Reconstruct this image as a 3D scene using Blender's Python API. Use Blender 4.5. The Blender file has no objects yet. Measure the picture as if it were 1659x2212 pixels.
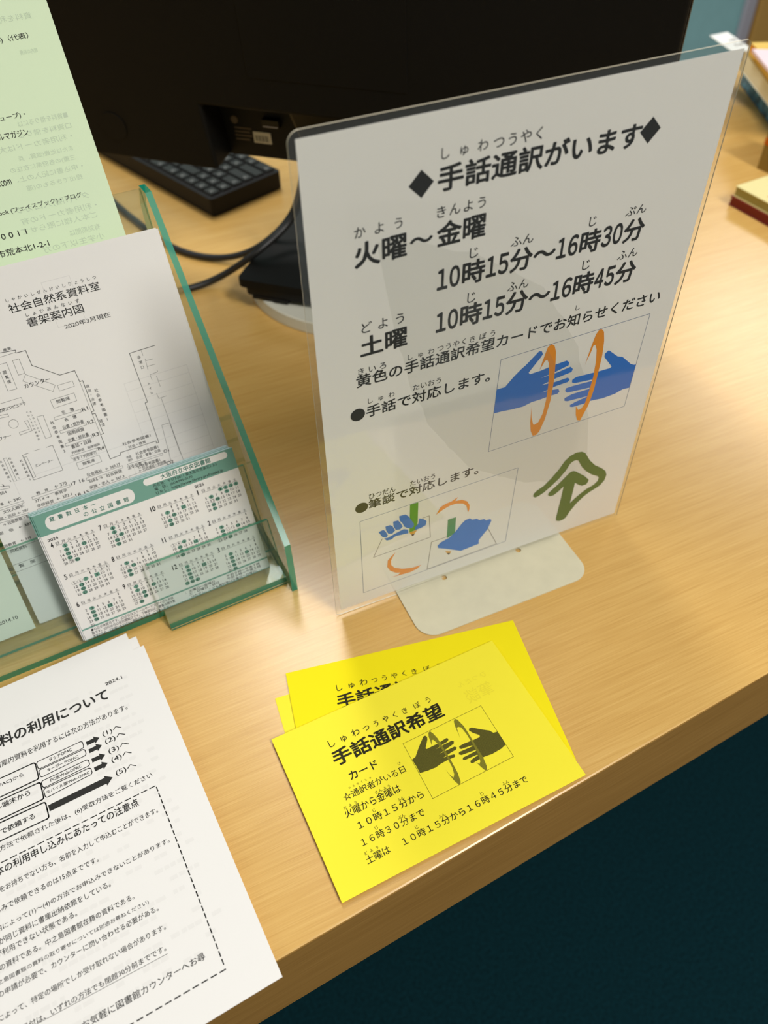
import bpy, bmesh, math, random
from math import sin, cos, pi, radians
from mathutils import Vector, Matrix, Euler
from mathutils.geometry import tessellate_polygon

S = bpy.context.scene
COL = S.collection
Z0 = 0.72                        # height of the desk top above the floor

# ------------------------------------------------------------------ camera
cam = bpy.data.cameras.new('camera')
cam.sensor_fit = 'VERTICAL'
cam.sensor_height = 9.8          # phone main camera
cam.sensor_width = 7.35
cam.lens = 1720.44 / 2212 * 9.8
cam.clip_start = 0.01
cam.dof.use_dof = True
cam.dof.focus_distance = 0.435
cam.dof.aperture_fstop = 2.1
camo = bpy.data.objects.new('camera', cam)
COL.objects.link(camo)
camo.matrix_world = (Matrix.Translation((0, 0, Z0 + 0.423858)) @ Matrix.Rotation(-0.4803256, 4, 'Z')
                     @ Matrix.Rotation(0.7448601, 4, 'X') @ Matrix.Rotation(-0.0253198, 4, 'Z'))
S.camera = camo

# ------------------------------------------------------------------ world, exposure
w = bpy.data.worlds.new('room_light'); S.world = w
w.use_nodes = True
# light bounced about the room: bright ceiling overhead, darker walls and shelves around
_wn = w.node_tree
_tc = _wn.nodes.new('ShaderNodeTexCoord'); _sp = _wn.nodes.new('ShaderNodeSeparateXYZ')
_mr = _wn.nodes.new('ShaderNodeMapRange'); _mr.inputs['From Min'].default_value = 0.0
_mr.inputs['To Min'].default_value = 0.14; _mr.inputs['To Max'].default_value = 0.29
_wn.links.new(_tc.outputs['Generated'], _sp.inputs[0]); _wn.links.new(_sp.outputs['Z'], _mr.inputs['Value'])
_wn.links.new(_mr.outputs['Result'], _wn.nodes['Background'].inputs[1])
_wn.nodes['Background'].inputs[0].default_value = (1.0, 0.99, 0.96, 1)
S.view_settings.view_transform = 'Standard'
S.view_settings.look = 'None'
S.view_settings.exposure = 0.0
S.view_settings.gamma = 1.0
S.view_settings.use_curve_mapping = False
S.cycles.transparent_max_bounces = 32
S.cycles.max_bounces = 10
S.cycles.glossy_bounces = 6
S.cycles.caustics_reflective = False
S.cycles.caustics_refractive = False

# ------------------------------------------------------------------ ceiling lights (fluorescent panels) and an added front fill
def ceiling_or_fill_light(x, y, power, sx=0.32, sy=1.25, col=(1.0, 0.98, 0.94)):
    l = bpy.data.lights.new('ceiling_or_fill_light', 'AREA')
    l.shape = 'RECTANGLE'; l.size = sx; l.size_y = sy
    l.energy = power; l.color = col
    o = bpy.data.objects.new('ceiling_or_fill_light', l); COL.objects.link(o)
    o.location = (x, y, 2.70)
    return o
ceiling_or_fill_light(0.52, 1.72, 29)
ceiling_or_fill_light(0.40, 0.20, 2.5)
ceiling_or_fill_light(0.75, -1.35, 62)  # added fill lamp behind the camera, brightens the notice and leaflets
ceiling_or_fill_light(3.2, 2.0, 40, 0.9, 1.25)
ceiling_or_fill_light(0.5, 4.6, 30)
ceiling_or_fill_light(-2.2, 1.6, 12)
ceiling_or_fill_light(3.2, 4.6, 30, 0.9, 1.25)

# ------------------------------------------------------------------ materials
def _nt(name):
    m = bpy.data.materials.new(name); m.use_nodes = True
    nt = m.node_tree
    return m, nt, nt.nodes['Principled BSDF'], nt.nodes['Material Output']
def lin(c):
    f = lambda v: v / 12.92 if v <= 0.04045 else ((v + 0.055) / 1.055) ** 2.4
    return tuple(f(v / 255) for v in c)
def mat(name, rgb, rough=0.5, spec=0.5, metal=0.0, bump=0.0, bscale=400.0, coat=0.0, var=0.0, vscale=60.0):
    """plain procedural material: noise-varied base colour and optional noise bump"""
    m, nt, b, out = _nt(name)
    c = lin(rgb)
    b.inputs['Base Color'].default_value = (*c, 1)
    b.inputs['Roughness'].default_value = rough
    b.inputs['Specular IOR Level'].default_value = spec
    b.inputs['Metallic'].default_value = metal
    b.inputs['Coat Weight'].default_value = coat
    tc = nt.nodes.new('ShaderNodeTexCoord')
    if var > 0:
        n = nt.nodes.new('ShaderNodeTexNoise'); n.inputs['Scale'].default_value = vscale
        n.inputs['Detail'].default_value = 4
        nt.links.new(tc.outputs['Object'], n.inputs['Vector'])
        r = nt.nodes.new('ShaderNodeValToRGB')
        r.color_ramp.elements[0].position = 0.3; r.color_ramp.elements[1].position = 0.7
        r.color_ramp.elements[0].color = (*[v * (1 - var) for v in c], 1)
        r.color_ramp.elements[1].color = (*[min(1, v * (1 + var)) for v in c], 1)
        nt.links.new(n.outputs['Fac'], r.inputs['Fac'])
        nt.links.new(r.outputs['Color'], b.inputs['Base Color'])
    if bump > 0:
        n2 = nt.nodes.new('ShaderNodeTexNoise'); n2.inputs['Scale'].default_value = bscale
        nt.links.new(tc.outputs['Object'], n2.inputs['Vector'])
        bp = nt.nodes.new('ShaderNodeBump'); bp.inputs['Strength'].default_value = bump
        bp.inputs['Distance'].default_value = 0.001
        nt.links.new(n2.outputs['Fac'], bp.inputs['Height'])
        nt.links.new(bp.outputs['Normal'], b.inputs['Normal'])
    return m

def wood(name, c_lo, c_mid, c_hi, rough=0.26, ang=-4.0, spec=0.5, bump=0.4):
    m, nt, b, out = _nt(name)
    L = nt.links.new
    tc = nt.nodes.new('ShaderNodeTexCoord')
    mp = nt.nodes.new('ShaderNodeMapping')
    mp.inputs['Rotation'].default_value = (0, 0, radians(-ang))
    L(tc.outputs['Object'], mp.inputs['Vector'])
    def noise(sc, scale, det, dist=0.0):
        v = nt.nodes.new('ShaderNodeMapping'); v.inputs['Scale'].default_value = sc
        L(mp.outputs['Vector'], v.inputs['Vector'])
        n = nt.nodes.new('ShaderNodeTexNoise'); n.inputs['Scale'].default_value = scale
        n.inputs['Detail'].default_value = det; n.inputs['Distortion'].default_value = dist
        L(v.outputs['Vector'], n.inputs['Vector'])
        return n
    big = noise((1.0, 14.0, 14.0), 6, 3, 0.3)
    mid = noise((1.4, 52.0, 52.0), 11, 5, 0.05)
    fine = noise((1.0, 60.0, 60.0), 34, 4)
    def mix(a, bb, f):
        x = nt.nodes.new('ShaderNodeMix'); x.data_type = 'FLOAT'
        x.inputs[0].default_value = f
        L(a, x.inputs[2]); L(bb, x.inputs[3]); return x.outputs[0]
    v = mix(mix(big.outputs['Fac'], mid.outputs['Fac'], 0.6), fine.outputs['Fac'], 0.42)
    r = nt.nodes.new('ShaderNodeValToRGB')
    e = r.color_ramp.elements
    e[0].position = 0.31; e[0].color = (*lin(c_lo), 1)
    e[1].position = 0.67; e[1].color = (*lin(c_hi), 1)
    k = e.new(0.49); k.color = (*lin(c_mid), 1)
    L(v, r.inputs['Fac']); L(r.outputs['Color'], b.inputs['Base Color'])
    b.inputs['Roughness'].default_value = rough
    b.inputs['Specular IOR Level'].default_value = spec
    bp = nt.nodes.new('ShaderNodeBump'); bp.inputs['Strength'].default_value = bump
    bp.inputs['Distance'].default_value = 0.00010
    L(fine.outputs['Fac'], bp.inputs['Height']); L(bp.outputs['Normal'], b.inputs['Normal'])
    return m

def clear(name, tint, rough=0.03, ior=1.49, haze=0.0, haze_col=(0.8, 0.85, 0.83), bump=0.0, bscale=30.0):
    """clear sheet plastic: tinted see-through with a Fresnel reflection and a little haze"""
    m, nt, b, out = _nt(name)
    L = nt.links.new
    nt.nodes.remove(b)
    tr = nt.nodes.new('ShaderNodeBsdfTransparent'); tr.inputs[0].default_value = (*tint, 1)
    gl = nt.nodes.new('ShaderNodeBsdfGlossy'); gl.inputs['Roughness'].default_value = rough
    gl.inputs['Color'].default_value = (1, 1, 1, 1)
    fr0 = nt.nodes.new('ShaderNodeFresnel'); fr0.inputs['IOR'].default_value = ior
    geo = nt.nodes.new('ShaderNodeNewGeometry')          # only the outer surface reflects; the inner one lets light out
    inv = nt.nodes.new('ShaderNodeMath'); inv.operation = 'SUBTRACT'; inv.inputs[0].default_value = 1.0
    L(geo.outputs['Backfacing'], inv.inputs[1])
    fr = nt.nodes.new('ShaderNodeMath'); fr.operation = 'MULTIPLY'
    L(fr0.outputs[0], fr.inputs[0]); L(inv.outputs[0], fr.inputs[1])
    if bump > 0:
        tc = nt.nodes.new('ShaderNodeTexCoord')
        n2 = nt.nodes.new('ShaderNodeTexNoise'); n2.inputs['Scale'].default_value = bscale
        n2.inputs['Detail'].default_value = 3
        L(tc.outputs['Object'], n2.inputs['Vector'])
        bp = nt.nodes.new('ShaderNodeBump'); bp.inputs['Strength'].default_value = bump
        bp.inputs['Distance'].default_value = 0.001
        L(n2.outputs['Fac'], bp.inputs['Height'])
        L(bp.outputs['Normal'], gl.inputs['Normal'])
    mx = nt.nodes.new('ShaderNodeMixShader')
    L(fr.outputs[0], mx.inputs[0]); L(tr.outputs[0], mx.inputs[1]); L(gl.outputs[0], mx.inputs[2])
    last = mx.outputs[0]
    if haze > 0:
        df = nt.nodes.new('ShaderNodeBsdfDiffuse'); df.inputs[0].default_value = (*haze_col, 1)
        m2 = nt.nodes.new('ShaderNodeMixShader'); m2.inputs[0].default_value = haze
        L(last, m2.inputs[1]); L(df.outputs[0], m2.inputs[2]); last = m2.outputs[0]
    L(last, out.inputs['Surface'])
    return m

def paper(name, rgb, trans=0.0, rough=0.75):
    """paper: diffuse with a little light passing through and a fibre bump"""
    m, nt, b, out = _nt(name)
    L = nt.links.new
    c = lin(rgb)
    b.inputs['Base Color'].default_value = (*c, 1); b.inputs['Roughness'].default_value = rough
    b.inputs['Specular IOR Level'].default_value = 0.2
    tc = nt.nodes.new('ShaderNodeTexCoord')
    n2 = nt.nodes.new('ShaderNodeTexNoise'); n2.inputs['Scale'].default_value = 900
    L(tc.outputs['Object'], n2.inputs['Vector'])
    bp = nt.nodes.new('ShaderNodeBump'); bp.inputs['Strength'].default_value = 0.06
    bp.inputs['Distance'].default_value = 0.0005
    L(n2.outputs['Fac'], bp.inputs['Height']); L(bp.outputs['Normal'], b.inputs['Normal'])
    if trans > 0:
        t = nt.nodes.new('ShaderNodeBsdfTranslucent'); t.inputs[0].default_value = (*c, 1)
        mx = nt.nodes.new('ShaderNodeMixShader'); mx.inputs[0].default_value = trans
        L(b.outputs[0], mx.inputs[1]); L(t.outputs[0], mx.inputs[2]); L(mx.outputs[0], out.inputs['Surface'])
    return m

M = {}
M['desk'] = wood('desk_laminate', (196, 151, 79), (210, 167, 93), (221, 181, 108))
M['desk_edge'] = wood('desk_edge_shaded', (150, 110, 50), (168, 126, 62), (182, 140, 74), rough=0.4, ang=0)  # desk laminate darkened: shade on the counter front is put into this colour
M['carpet'] = mat('carpet', (7, 41, 48), 0.95, 0.1, bump=0.6, bscale=520, var=0.35, vscale=260)
M['white'] = paper('white_paper', (230, 228, 224))
M['white_thin'] = paper('white_thin_paper', (244, 242, 237), 0.12)
M['sign_paper'] = paper('sign_paper', (246, 245, 240), 0.28)
M['grey_ghost'] = paper('show_through_grey', (225, 223, 219))
M['green_paper'] = paper('green_paper', (222, 240, 204))
M['green_ghost'] = paper('show_through_green', (197, 214, 186))
M['yellow'] = paper('yellow_paper', (245, 231, 56))
M['yellow_less_glare'] = paper('yellow_paper_less_glare', (243, 226, 16))  # same yellow paper; weaker glare on the lower cards is put into the colour
M['yellow_ghost'] = paper('show_through_yellow', (235, 220, 54))
M['cream'] = paper('cream_paper', (232, 236, 220))
M['ink'] = mat('black_ink', (20, 20, 20), 0.55, 0.3)
M['ink_grey'] = mat('dark_grey_ink', (44, 44, 42), 0.7, 0.2)
M['ink_olive'] = mat('olive_black_ink', (40, 38, 18), 0.7, 0.2)
M['toner_dark'] = mat('speckled_dark_toner', (88, 84, 30), 0.8, 0.2, var=0.3, vscale=2500)
M['toner_mid'] = mat('speckled_olive_toner', (126, 120, 36), 0.8, 0.2, var=0.25, vscale=2500)
M['blue'] = mat('blue_ink', (0, 106, 200), 0.5, 0.3)
M['orange'] = mat('orange_ink', (226, 138, 0), 0.5, 0.3)
M['green'] = mat('green_ink', (62, 142, 28), 0.5, 0.3)
M['green2'] = mat('dark_green_ink', (44, 128, 66), 0.5, 0.3)
M['logo_green'] = mat('moss_green_ink', (66, 102, 22), 0.5, 0.3)
M['line_blue'] = mat('slate_blue_ink', (84, 104, 140), 0.6, 0.3)
M['line_grey'] = mat('warm_grey_ink', (140, 132, 124), 0.6, 0.3)
M['pencil_yellow'] = mat('pencil_yellow_ink', (214, 160, 50), 0.6, 0.3)
M['teal'] = mat('teal_ink', (44, 110, 94), 0.6, 0.3)
M['teal_mid'] = mat('soft_teal_ink', (112, 158, 143), 0.6, 0.3)
M['teal_dot'] = mat('teal_spot_ink', (98, 146, 128), 0.6, 0.3)
M['pale_blue'] = paper('card_cut_edge', (200, 218, 224))
M['acrylic'] = clear('clear_acrylic', (0.93, 0.965, 0.955), 0.02, 1.45, haze=0.035, haze_col=(0.50, 0.64, 0.58))
def edge_mat(name, rgb, see=(0.35, 0.62, 0.42), amount=0.3):
    """cut acrylic edge: glossy green that lets some light through"""
    m = mat(name, rgb, 0.18, 0.5, coat=0.1)
    nt = m.node_tree; b = nt.nodes['Principled BSDF']; out = nt.nodes['Material Output']
    t = nt.nodes.new('ShaderNodeBsdfTransparent'); t.inputs[0].default_value = (*see, 1)
    mx = nt.nodes.new('ShaderNodeMixShader'); mx.inputs[0].default_value = amount
    nt.links.new(b.outputs[0], mx.inputs[1]); nt.links.new(t.outputs[0], mx.inputs[2])
    nt.links.new(mx.outputs[0], out.inputs['Surface'])
    return m
M['acrylic_edge'] = edge_mat('acrylic_green_edge', (0, 150, 124))
M['acrylic_edge2'] = edge_mat('acrylic_green_edge_dim', (58, 142, 112))
M['film'] = clear('laminating_film', (0.97, 0.97, 0.96), 0.05, 1.46, haze=0.03, bump=0.05, bscale=45)
M['film_edge'] = mat('film_edge', (214, 204, 178), 0.3, 0.5)
M['base_metal'] = mat('cream_painted_steel', (216, 210, 182), 0.42, 0.45, bump=0.05, bscale=700, var=0.03, vscale=90)
M['black'] = mat('black_plastic', (10, 9, 6), 0.62, 0.2, bump=0.08, bscale=1500)
M['black_smooth'] = mat('black_smooth_plastic', (16, 15, 13), 0.35, 0.35)
M['black_deep'] = mat('black_recess', (12, 11, 10), 0.6, 0.3)
M['kb_body'] = mat('keyboard_plastic', (17, 16, 17), 0.5, 0.25)
M['kb_key'] = mat('key_plastic', (34, 32, 29), 0.45, 0.35)
M['kb_print'] = mat('key_lettering', (170, 170, 166), 0.6, 0.3)
M['rubber'] = mat('cable_rubber', (26, 25, 24), 0.45, 0.5)
M['lazy'] = mat('off_white_plastic', (214, 212, 196), 0.4, 0.5)
M['label_white'] = mat('label_white', (210, 206, 190), 0.6, 0.3)
M['label_red'] = mat('label_tan', (104, 90, 74), 0.6, 0.3)
M['navy'] = mat('navy_print', (70, 122, 150), 0.45, 0.4, var=0.8, vscale=90)
M['page_white'] = mat('page_edges_white', (236, 238, 234), 0.7, 0.2)
M['page_cream'] = mat('page_cream', (232, 226, 196), 0.7, 0.2)
M['page_blue'] = mat('pale_blue_print', (120, 178, 206), 0.6, 0.3)
M['page_yellow'] = mat('page_yellow', (226, 190, 96), 0.7, 0.2)
M['page_orange'] = mat('page_orange', (232, 150, 30), 0.7, 0.2)
M['page_pink'] = mat('page_pink', (236, 214, 220), 0.7, 0.2)
M['board'] = mat('olive_cardboard', (150, 124, 60), 0.7, 0.2, var=0.06, vscale=40)
M['stripe_orange'] = mat('orange_stripe', (206, 106, 24), 0.7, 0.2)
M['red_cover'] = mat('dark_red_cover', (128, 28, 20), 0.5, 0.4)
M['pad_cream'] = mat('cream_cover', (226, 214, 150), 0.6, 0.3)
M['pad_side'] = mat('olive_page_side', (176, 168, 104), 0.7, 0.2)
M['red_print'] = mat('red_print', (206, 92, 60), 0.6, 0.3)
M['partition'] = mat('teal_fabric', (162, 212, 214), 0.95, 0.1, bump=0.4, bscale=900, var=0.06, vscale=9)
M['post'] = mat('grey_violet_metal', (190, 187, 196), 0.5, 0.4)
M['cabinet'] = wood('cabinet_veneer', (196, 148, 72), (208, 162, 84), (220, 174, 96), rough=0.5, ang=90)
M['cabinet_dark'] = mat('plinth_dark_brown', (84, 60, 30), 0.6, 0.3)  # dark brown of the cabinet plinth
SG_T=[('しゅわ',61.41,277.22,21.74,4.92,0,'T',0,0.0,0),('つうやく',85.69,276.87,23.63,5.33,0,'T',0,0.0,0),('手話通訳がいます',60.09,263.69,102.43,11.39,2,'S',0,0.0,0),('かよう',21.69,252.01,22.24,4.9,0,'T',0,0.0,0),('火曜',21.09,238.05,24.97,11.79,2,'S',0,0.0,0),('～',47.42,242.75,11.19,3.22,2,'S',0,0.0,0),('きんよう',60.2,252.38,23.9,5.15,0,'T',0,0.0,0),('金曜',60.48,238.4,24.66,11.88,2,'S',0,0.0,0),('じ',77.75,229.08,4.46,5.08,0,'S',0,0.0,0),('ふん',99.26,229.39,12.22,4.82,0,'S',0,0.0,0),('じ',142.23,229.66,4.15,5.01,0,'S',0,0.0,0),('ぷん',163.06,230.01,12.13,4.64,0,'S',0,0.0,0),('10時15分～16時30分',61.37,215.62,115.42,12.43,2,'H',0,0.0,0),('じ',78.04,205.48,4.39,5.57,0,'S',0,0.0,0),('ふん',99.88,205.67,12.04,5.06,0,'S',0,0.0,0),('じ',142.76,206.54,4.44,5.37,0,'S',0,0.0,0),('ふん',163.76,206.78,12.2,4.95,0,'S',0,0.0,0),('10時15分～16時45分',61.55,192.36,115.9,12.74,2,'H',0,0.0,0),('どよう',23.03,204.46,21.65,5.73,0,'T',0,0.0,0),('土曜',21.87,191.01,24.58,11.44,2,'S',0,0.0,0),('きいろ',20.15,181.22,14.93,3.97,0,'T',0,0.0,0),('しゅわ',46.74,181.83,14.44,3.43,0,'T',0,0.0,0),('つうやく',62.86,181.99,15.98,3.69,0,'T',0,0.0,0),('きぼう',81.11,182.01,14.49,3.78,0,'T',0,0.0,0),('黄色の手話通訳希望カードでお知らせください',19.02,173.8,180.05,7.71,1,'S',0,0.0,0),('し',143.33,183.34,2.62,3.18,0,'S',0,0.0,0),('しゅわ',24.75,162.04,14.65,3.44,0,'T',0,0.0,0),('たいおう',49.77,162.04,15.9,3.69,0,'T',0,0.0,0),('手話で対応します。',23.57,153.35,71.57,7.58,1,'S',0,0.0,0),('ひつだん',22.9,93.03,16.45,4.46,0,'T',0,0.0,0),('たいおう',48.59,93.12,15.91,4.24,0,'T',0,0.0,0),('筆談で対応します。',22.46,85.23,71.06,7.47,1,'S',0,0.0,0)]
SG_V=[]
SG_P=[(0,0,[(52.46,275.18),(58.35,269.24),(52.65,263.18),(46.62,269.24)]),(0,0,[(167.14,275.93),(172.74,270.18),(167.17,264.13),(161.44,270.05)]),(0,0,[(22.87,157.05),(22.82,157.67),(22.68,158.27),(22.44,158.84),(22.12,159.37),(21.71,159.84),(21.24,160.24),(20.71,160.57),(20.14,160.81),(19.54,160.95),(18.92,161.0),(18.3,160.95),(17.7,160.81),(17.13,160.57),(16.6,160.24),(16.13,159.84),(15.73,159.37),(15.4,158.84),(15.17,158.27),(15.02,157.67),(14.97,157.05),(15.02,156.43),(15.17,155.83),(15.4,155.26),(15.73,154.73),(16.13,154.26),(16.6,153.85),(17.13,153.53),(17.7,153.29),(18.3,153.15),(18.92,153.1),(19.54,153.15),(20.14,153.29),(20.71,153.53),(21.24,153.85),(21.71,154.26),(22.12,154.73),(22.44,155.26),(22.68,155.83),(22.82,156.43)]),(0,0,[(22.17,88.55),(22.12,89.18),(21.97,89.78),(21.74,90.36),(21.41,90.89),(21.0,91.37),(20.53,91.77),(20.0,92.1),(19.42,92.34),(18.81,92.48),(18.19,92.53),(17.57,92.48),(16.96,92.34),(16.39,92.1),(15.85,91.77),(15.38,91.37),(14.97,90.89),(14.65,90.36),(14.41,89.78),(14.26,89.18),(14.21,88.55),(14.26,87.93),(14.41,87.32),(14.65,86.75),(14.97,86.22),(15.38,85.74),(15.85,85.34),(16.39,85.01),(16.96,84.77),(17.57,84.63),(18.19,84.58),(18.81,84.63),(19.42,84.77),(20.0,85.01),(20.53,85.34),(21.0,85.74),(21.41,86.22),(21.74,86.75),(21.97,87.32),(22.12,87.93)]),(1,0,[(100.12,146.08),(105.33,146.04),(110.27,151.6),(114.36,155.13),(117.21,157.17),(124.28,163.7),(126.08,163.15),(127.08,161.05),(125.96,159.21),(119.5,151.27),(120.39,149.86),(127.26,150.08),(136.32,151.2),(143.75,151.66),(145.69,150.01),(145.62,147.92),(137.14,146.04),(128.02,144.76),(138.0,145.16),(147.19,146.44),(149.0,144.42),(148.48,142.44),(138.61,141.35),(129.35,139.47),(138.3,138.73),(146.64,139.16),(148.22,137.24),(147.21,135.84),(139.53,135.59),(130.15,133.95),(135.42,133.78),(141.45,132.82),(142.55,130.62),(141.41,129.4),(136.07,129.58),(130.26,129.12),(124.41,129.09),(118.76,127.8),(111.48,128.28),(104.22,129.19),(99.94,129.31)]),(1,0,[(194.45,133.44),(193.12,133.46),(190.45,134.84),(182.97,142.08),(179.2,143.62),(171.77,150.06),(169.52,148.48),(169.65,146.16),(176.44,137.5),(175.49,136.62),(167.53,136.78),(162.97,137.05),(152.43,137.69),(150.05,136.49),(150.19,134.48),(152.48,133.34),(164.11,132.11),(164.32,131.08),(152.02,131.74),(146.83,131.61),(146.41,129.75),(148.21,127.94),(163.56,126.5),(163.73,125.63),(151.62,125.59),(146.96,124.3),(147.3,122.3),(149.36,121.27),(163.63,120.34),(162.93,120.0),(155.14,118.65),(151.88,117.68),(152.15,116.17),(154.2,115.38),(162.69,115.24),(166.45,115.81),(175.24,114.77),(183.78,115.27),(188.93,116.91),(193.77,116.56)]),(2,0,[(126.58,150.89),(127.49,155.81),(128.54,160.6),(129.62,164.95),(131.88,166.06),(133.87,164.39),(135.42,159.96),(136.48,151.53),(137.4,139.8),(137.3,126.34),(135.6,112.83),(133.04,104.31),(131.08,101.97),(128.73,102.39),(126.81,106.57),(125.55,113.86),(124.71,125.75),(125.74,117.98),(127.61,111.85),(128.36,110.73),(131.22,111.84),(133.37,117.82),(134.18,127.39),(133.94,137.81),(132.99,147.36),(131.88,153.7),(130.57,156.33),(129.22,156.01),(127.57,152.82)]),(2,0,[(157.08,144.33),(157.77,150.19),(158.91,157.26),(160.4,164.08),(162.06,166.46),(163.5,166.39),(165.44,164.05),(166.92,157.81),(167.8,147.87),(167.61,136.36),(167.18,123.68),(165.54,112.58),(162.95,105.78),(161.64,102.33),(159.45,103.54),(157.69,108.06),(156.36,115.31),(158.76,111.53),(160.99,112.03),(162.69,115.24),(163.91,124.76),(164.68,134.15),(164.3,145.15),(163.03,153.07),(161.53,156.85),(160.14,156.53),(159.24,151.98),(157.62,147.21)]),(3,0,[(48.67,77.79),(54.02,77.6),(53.87,60.84),(53.2,53.53),(48.41,53.35)]),(7,0,[(48.41,53.35),(53.43,53.12),(52.69,51.71),(50.57,48.84),(49.41,50.83)]),(0,0,[(49.57,50.66),(52.16,50.71),(50.96,48.67)]),(1,0,[(41.56,71.04),(45.61,70.72),(47.6,68.38),(51.39,59.94),(51.26,57.47),(49.38,56.59),(46.74,58.19),(44.86,60.35),(43.75,63.86),(41.91,67.16)]),(1,0,[(37.65,67.87),(40.81,67.65),(42.27,65.02),(43.89,60.79),(42.24,59.02),(39.26,59.87),(37.82,64.03)]),(1,0,[(32.56,65.91),(35.64,65.81),(37.09,64.36),(38.89,59.53),(37.0,57.55),(34.42,58.54),(33.0,62.21)]),(1,0,[(28.09,62.95),(31.19,63.74),(32.62,61.38),(34.02,57.19),(32.88,55.98),(30.68,57.01)]),(1,0,[(31.39,55.65),(33.99,55.17),(39.24,56.84),(44.48,58.2),(47.49,56.43),(47.66,52.98),(39.21,54.29),(36.19,52.4),(33.2,52.96)]),(1,0,[(54.96,63.15),(58.02,61.0),(59.97,58.32),(59.28,54.87),(55.86,53.86),(52.43,53.88),(52.03,56.1),(54.27,58.64)]),(4,0,[(74.76,53.06),(80.38,52.93),(80.44,37.96),(74.73,35.55)]),(7,0,[(74.2,23.32),(78.62,20.76),(77.88,19.2),(76.87,17.99),(75.11,20.98)]),(0,0,[(75.45,20.59),(77.94,19.62),(76.87,17.99)]),(1,0,[(87.25,46.99),(90.41,47.36),(92.14,45.34),(95.8,44.55),(97.57,42.41),(101.25,41.82),(102.63,39.95),(105.64,39.87),(106.85,38.28),(104.64,30.69),(98.69,22.45),(98.97,18.74),(85.75,17.91),(74.34,25.58),(69.0,28.67),(68.27,31.2),(70.43,33.45),(76.73,35.38),(80.55,38.98),(85.0,44.87)]),(2,0,[(66.36,61.32),(69.21,67.02),(72.95,68.35),(76.35,68.66),(80.81,70.85),(79.06,67.89),(83.7,67.2),(87.35,64.17),(89.42,59.81),(89.58,56.22),(88.8,53.72),(88.05,56.88),(87.21,60.26),(84.7,63.33),(79.96,65.35),(75.36,65.35),(70.85,63.84)]),(2,0,[(38.92,39.21),(35.92,33.07),(35.86,28.15),(38.15,24.22),(43.64,20.37),(50.81,17.93),(57.07,17.68),(54.05,15.18),(49.23,14.14),(43.63,14.67),(35.68,15.58),(40.45,15.7),(42.28,17.06),(38.88,18.77),(35.0,22.98),(33.13,27.83),(33.62,33.65),(36.36,36.67)]),(8,0,[(136.43,47.7),(136.79,50.08),(138.59,51.85),(143.67,54.49),(148.42,59.16),(152.93,64.93),(156.43,71.02),(159.94,74.13),(164.21,75.36),(168.43,74.54),(171.34,72.38),(173.32,69.25),(176.42,64.06),(181.35,58.08),(188.2,52.36),(191.92,48.38),(193.51,44.36),(192.88,39.48),(190.24,35.94),(186.72,34.19),(182.66,32.66),(178.32,30.06),(173.4,25.32),(169.54,19.74),(167.05,14.4),(164.86,12.9),(161.91,12.97),(159.5,14.36),(158.7,16.86),(158.99,24.93),(159.46,36.55),(159.67,47.35),(156.32,44.2),(152.96,41.89),(150.13,42.1),(148.53,43.46),(148.25,45.29),(149.81,47.19),(155.14,51.45),(159.88,56.18),(162.62,58.92),(164.87,59.23),(166.93,58.03),(174.83,50.73),(179.07,45.93),(179.38,44.39),(178.23,41.72),(174.65,41.76),(172.48,43.22),(168.32,47.08),(168.19,38.1),(167.79,28.01),(170.88,31.14),(175.1,34.35),(179.41,36.92),(184.82,38.74),(187.2,41.21),(187.49,43.94),(186.82,45.35),(185.39,46.49),(180.67,49.78),(175.42,54.93),(171.1,60.46),(168.7,64.64),(167.28,67.33),(165.48,68.46),(163.22,68.38),(161.19,67.04),(158.87,62.04),(154.75,56.6),(149.56,51.79),(144.63,47.93),(140.76,46.16),(138.27,45.9)])]
SG_L=[(0.28,5,1,[(100.82,165.52),(195.17,167.24),(193.74,102.4),(99.06,100.9)]),(0.28,5,1,[(16.64,77.43),(121.66,79.02),(119.93,11.41),(16.21,9.62)]),(0.45,6,0,[(30.28,55.86),(24.13,41.3),(62.9,42.1),(61.62,62.41),(57.24,62.34)]),(0.45,6,0,[(74.43,36.98),(63.82,36.87),(61.42,10.93),(113.02,12.14),(104.73,31.51)])]
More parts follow.
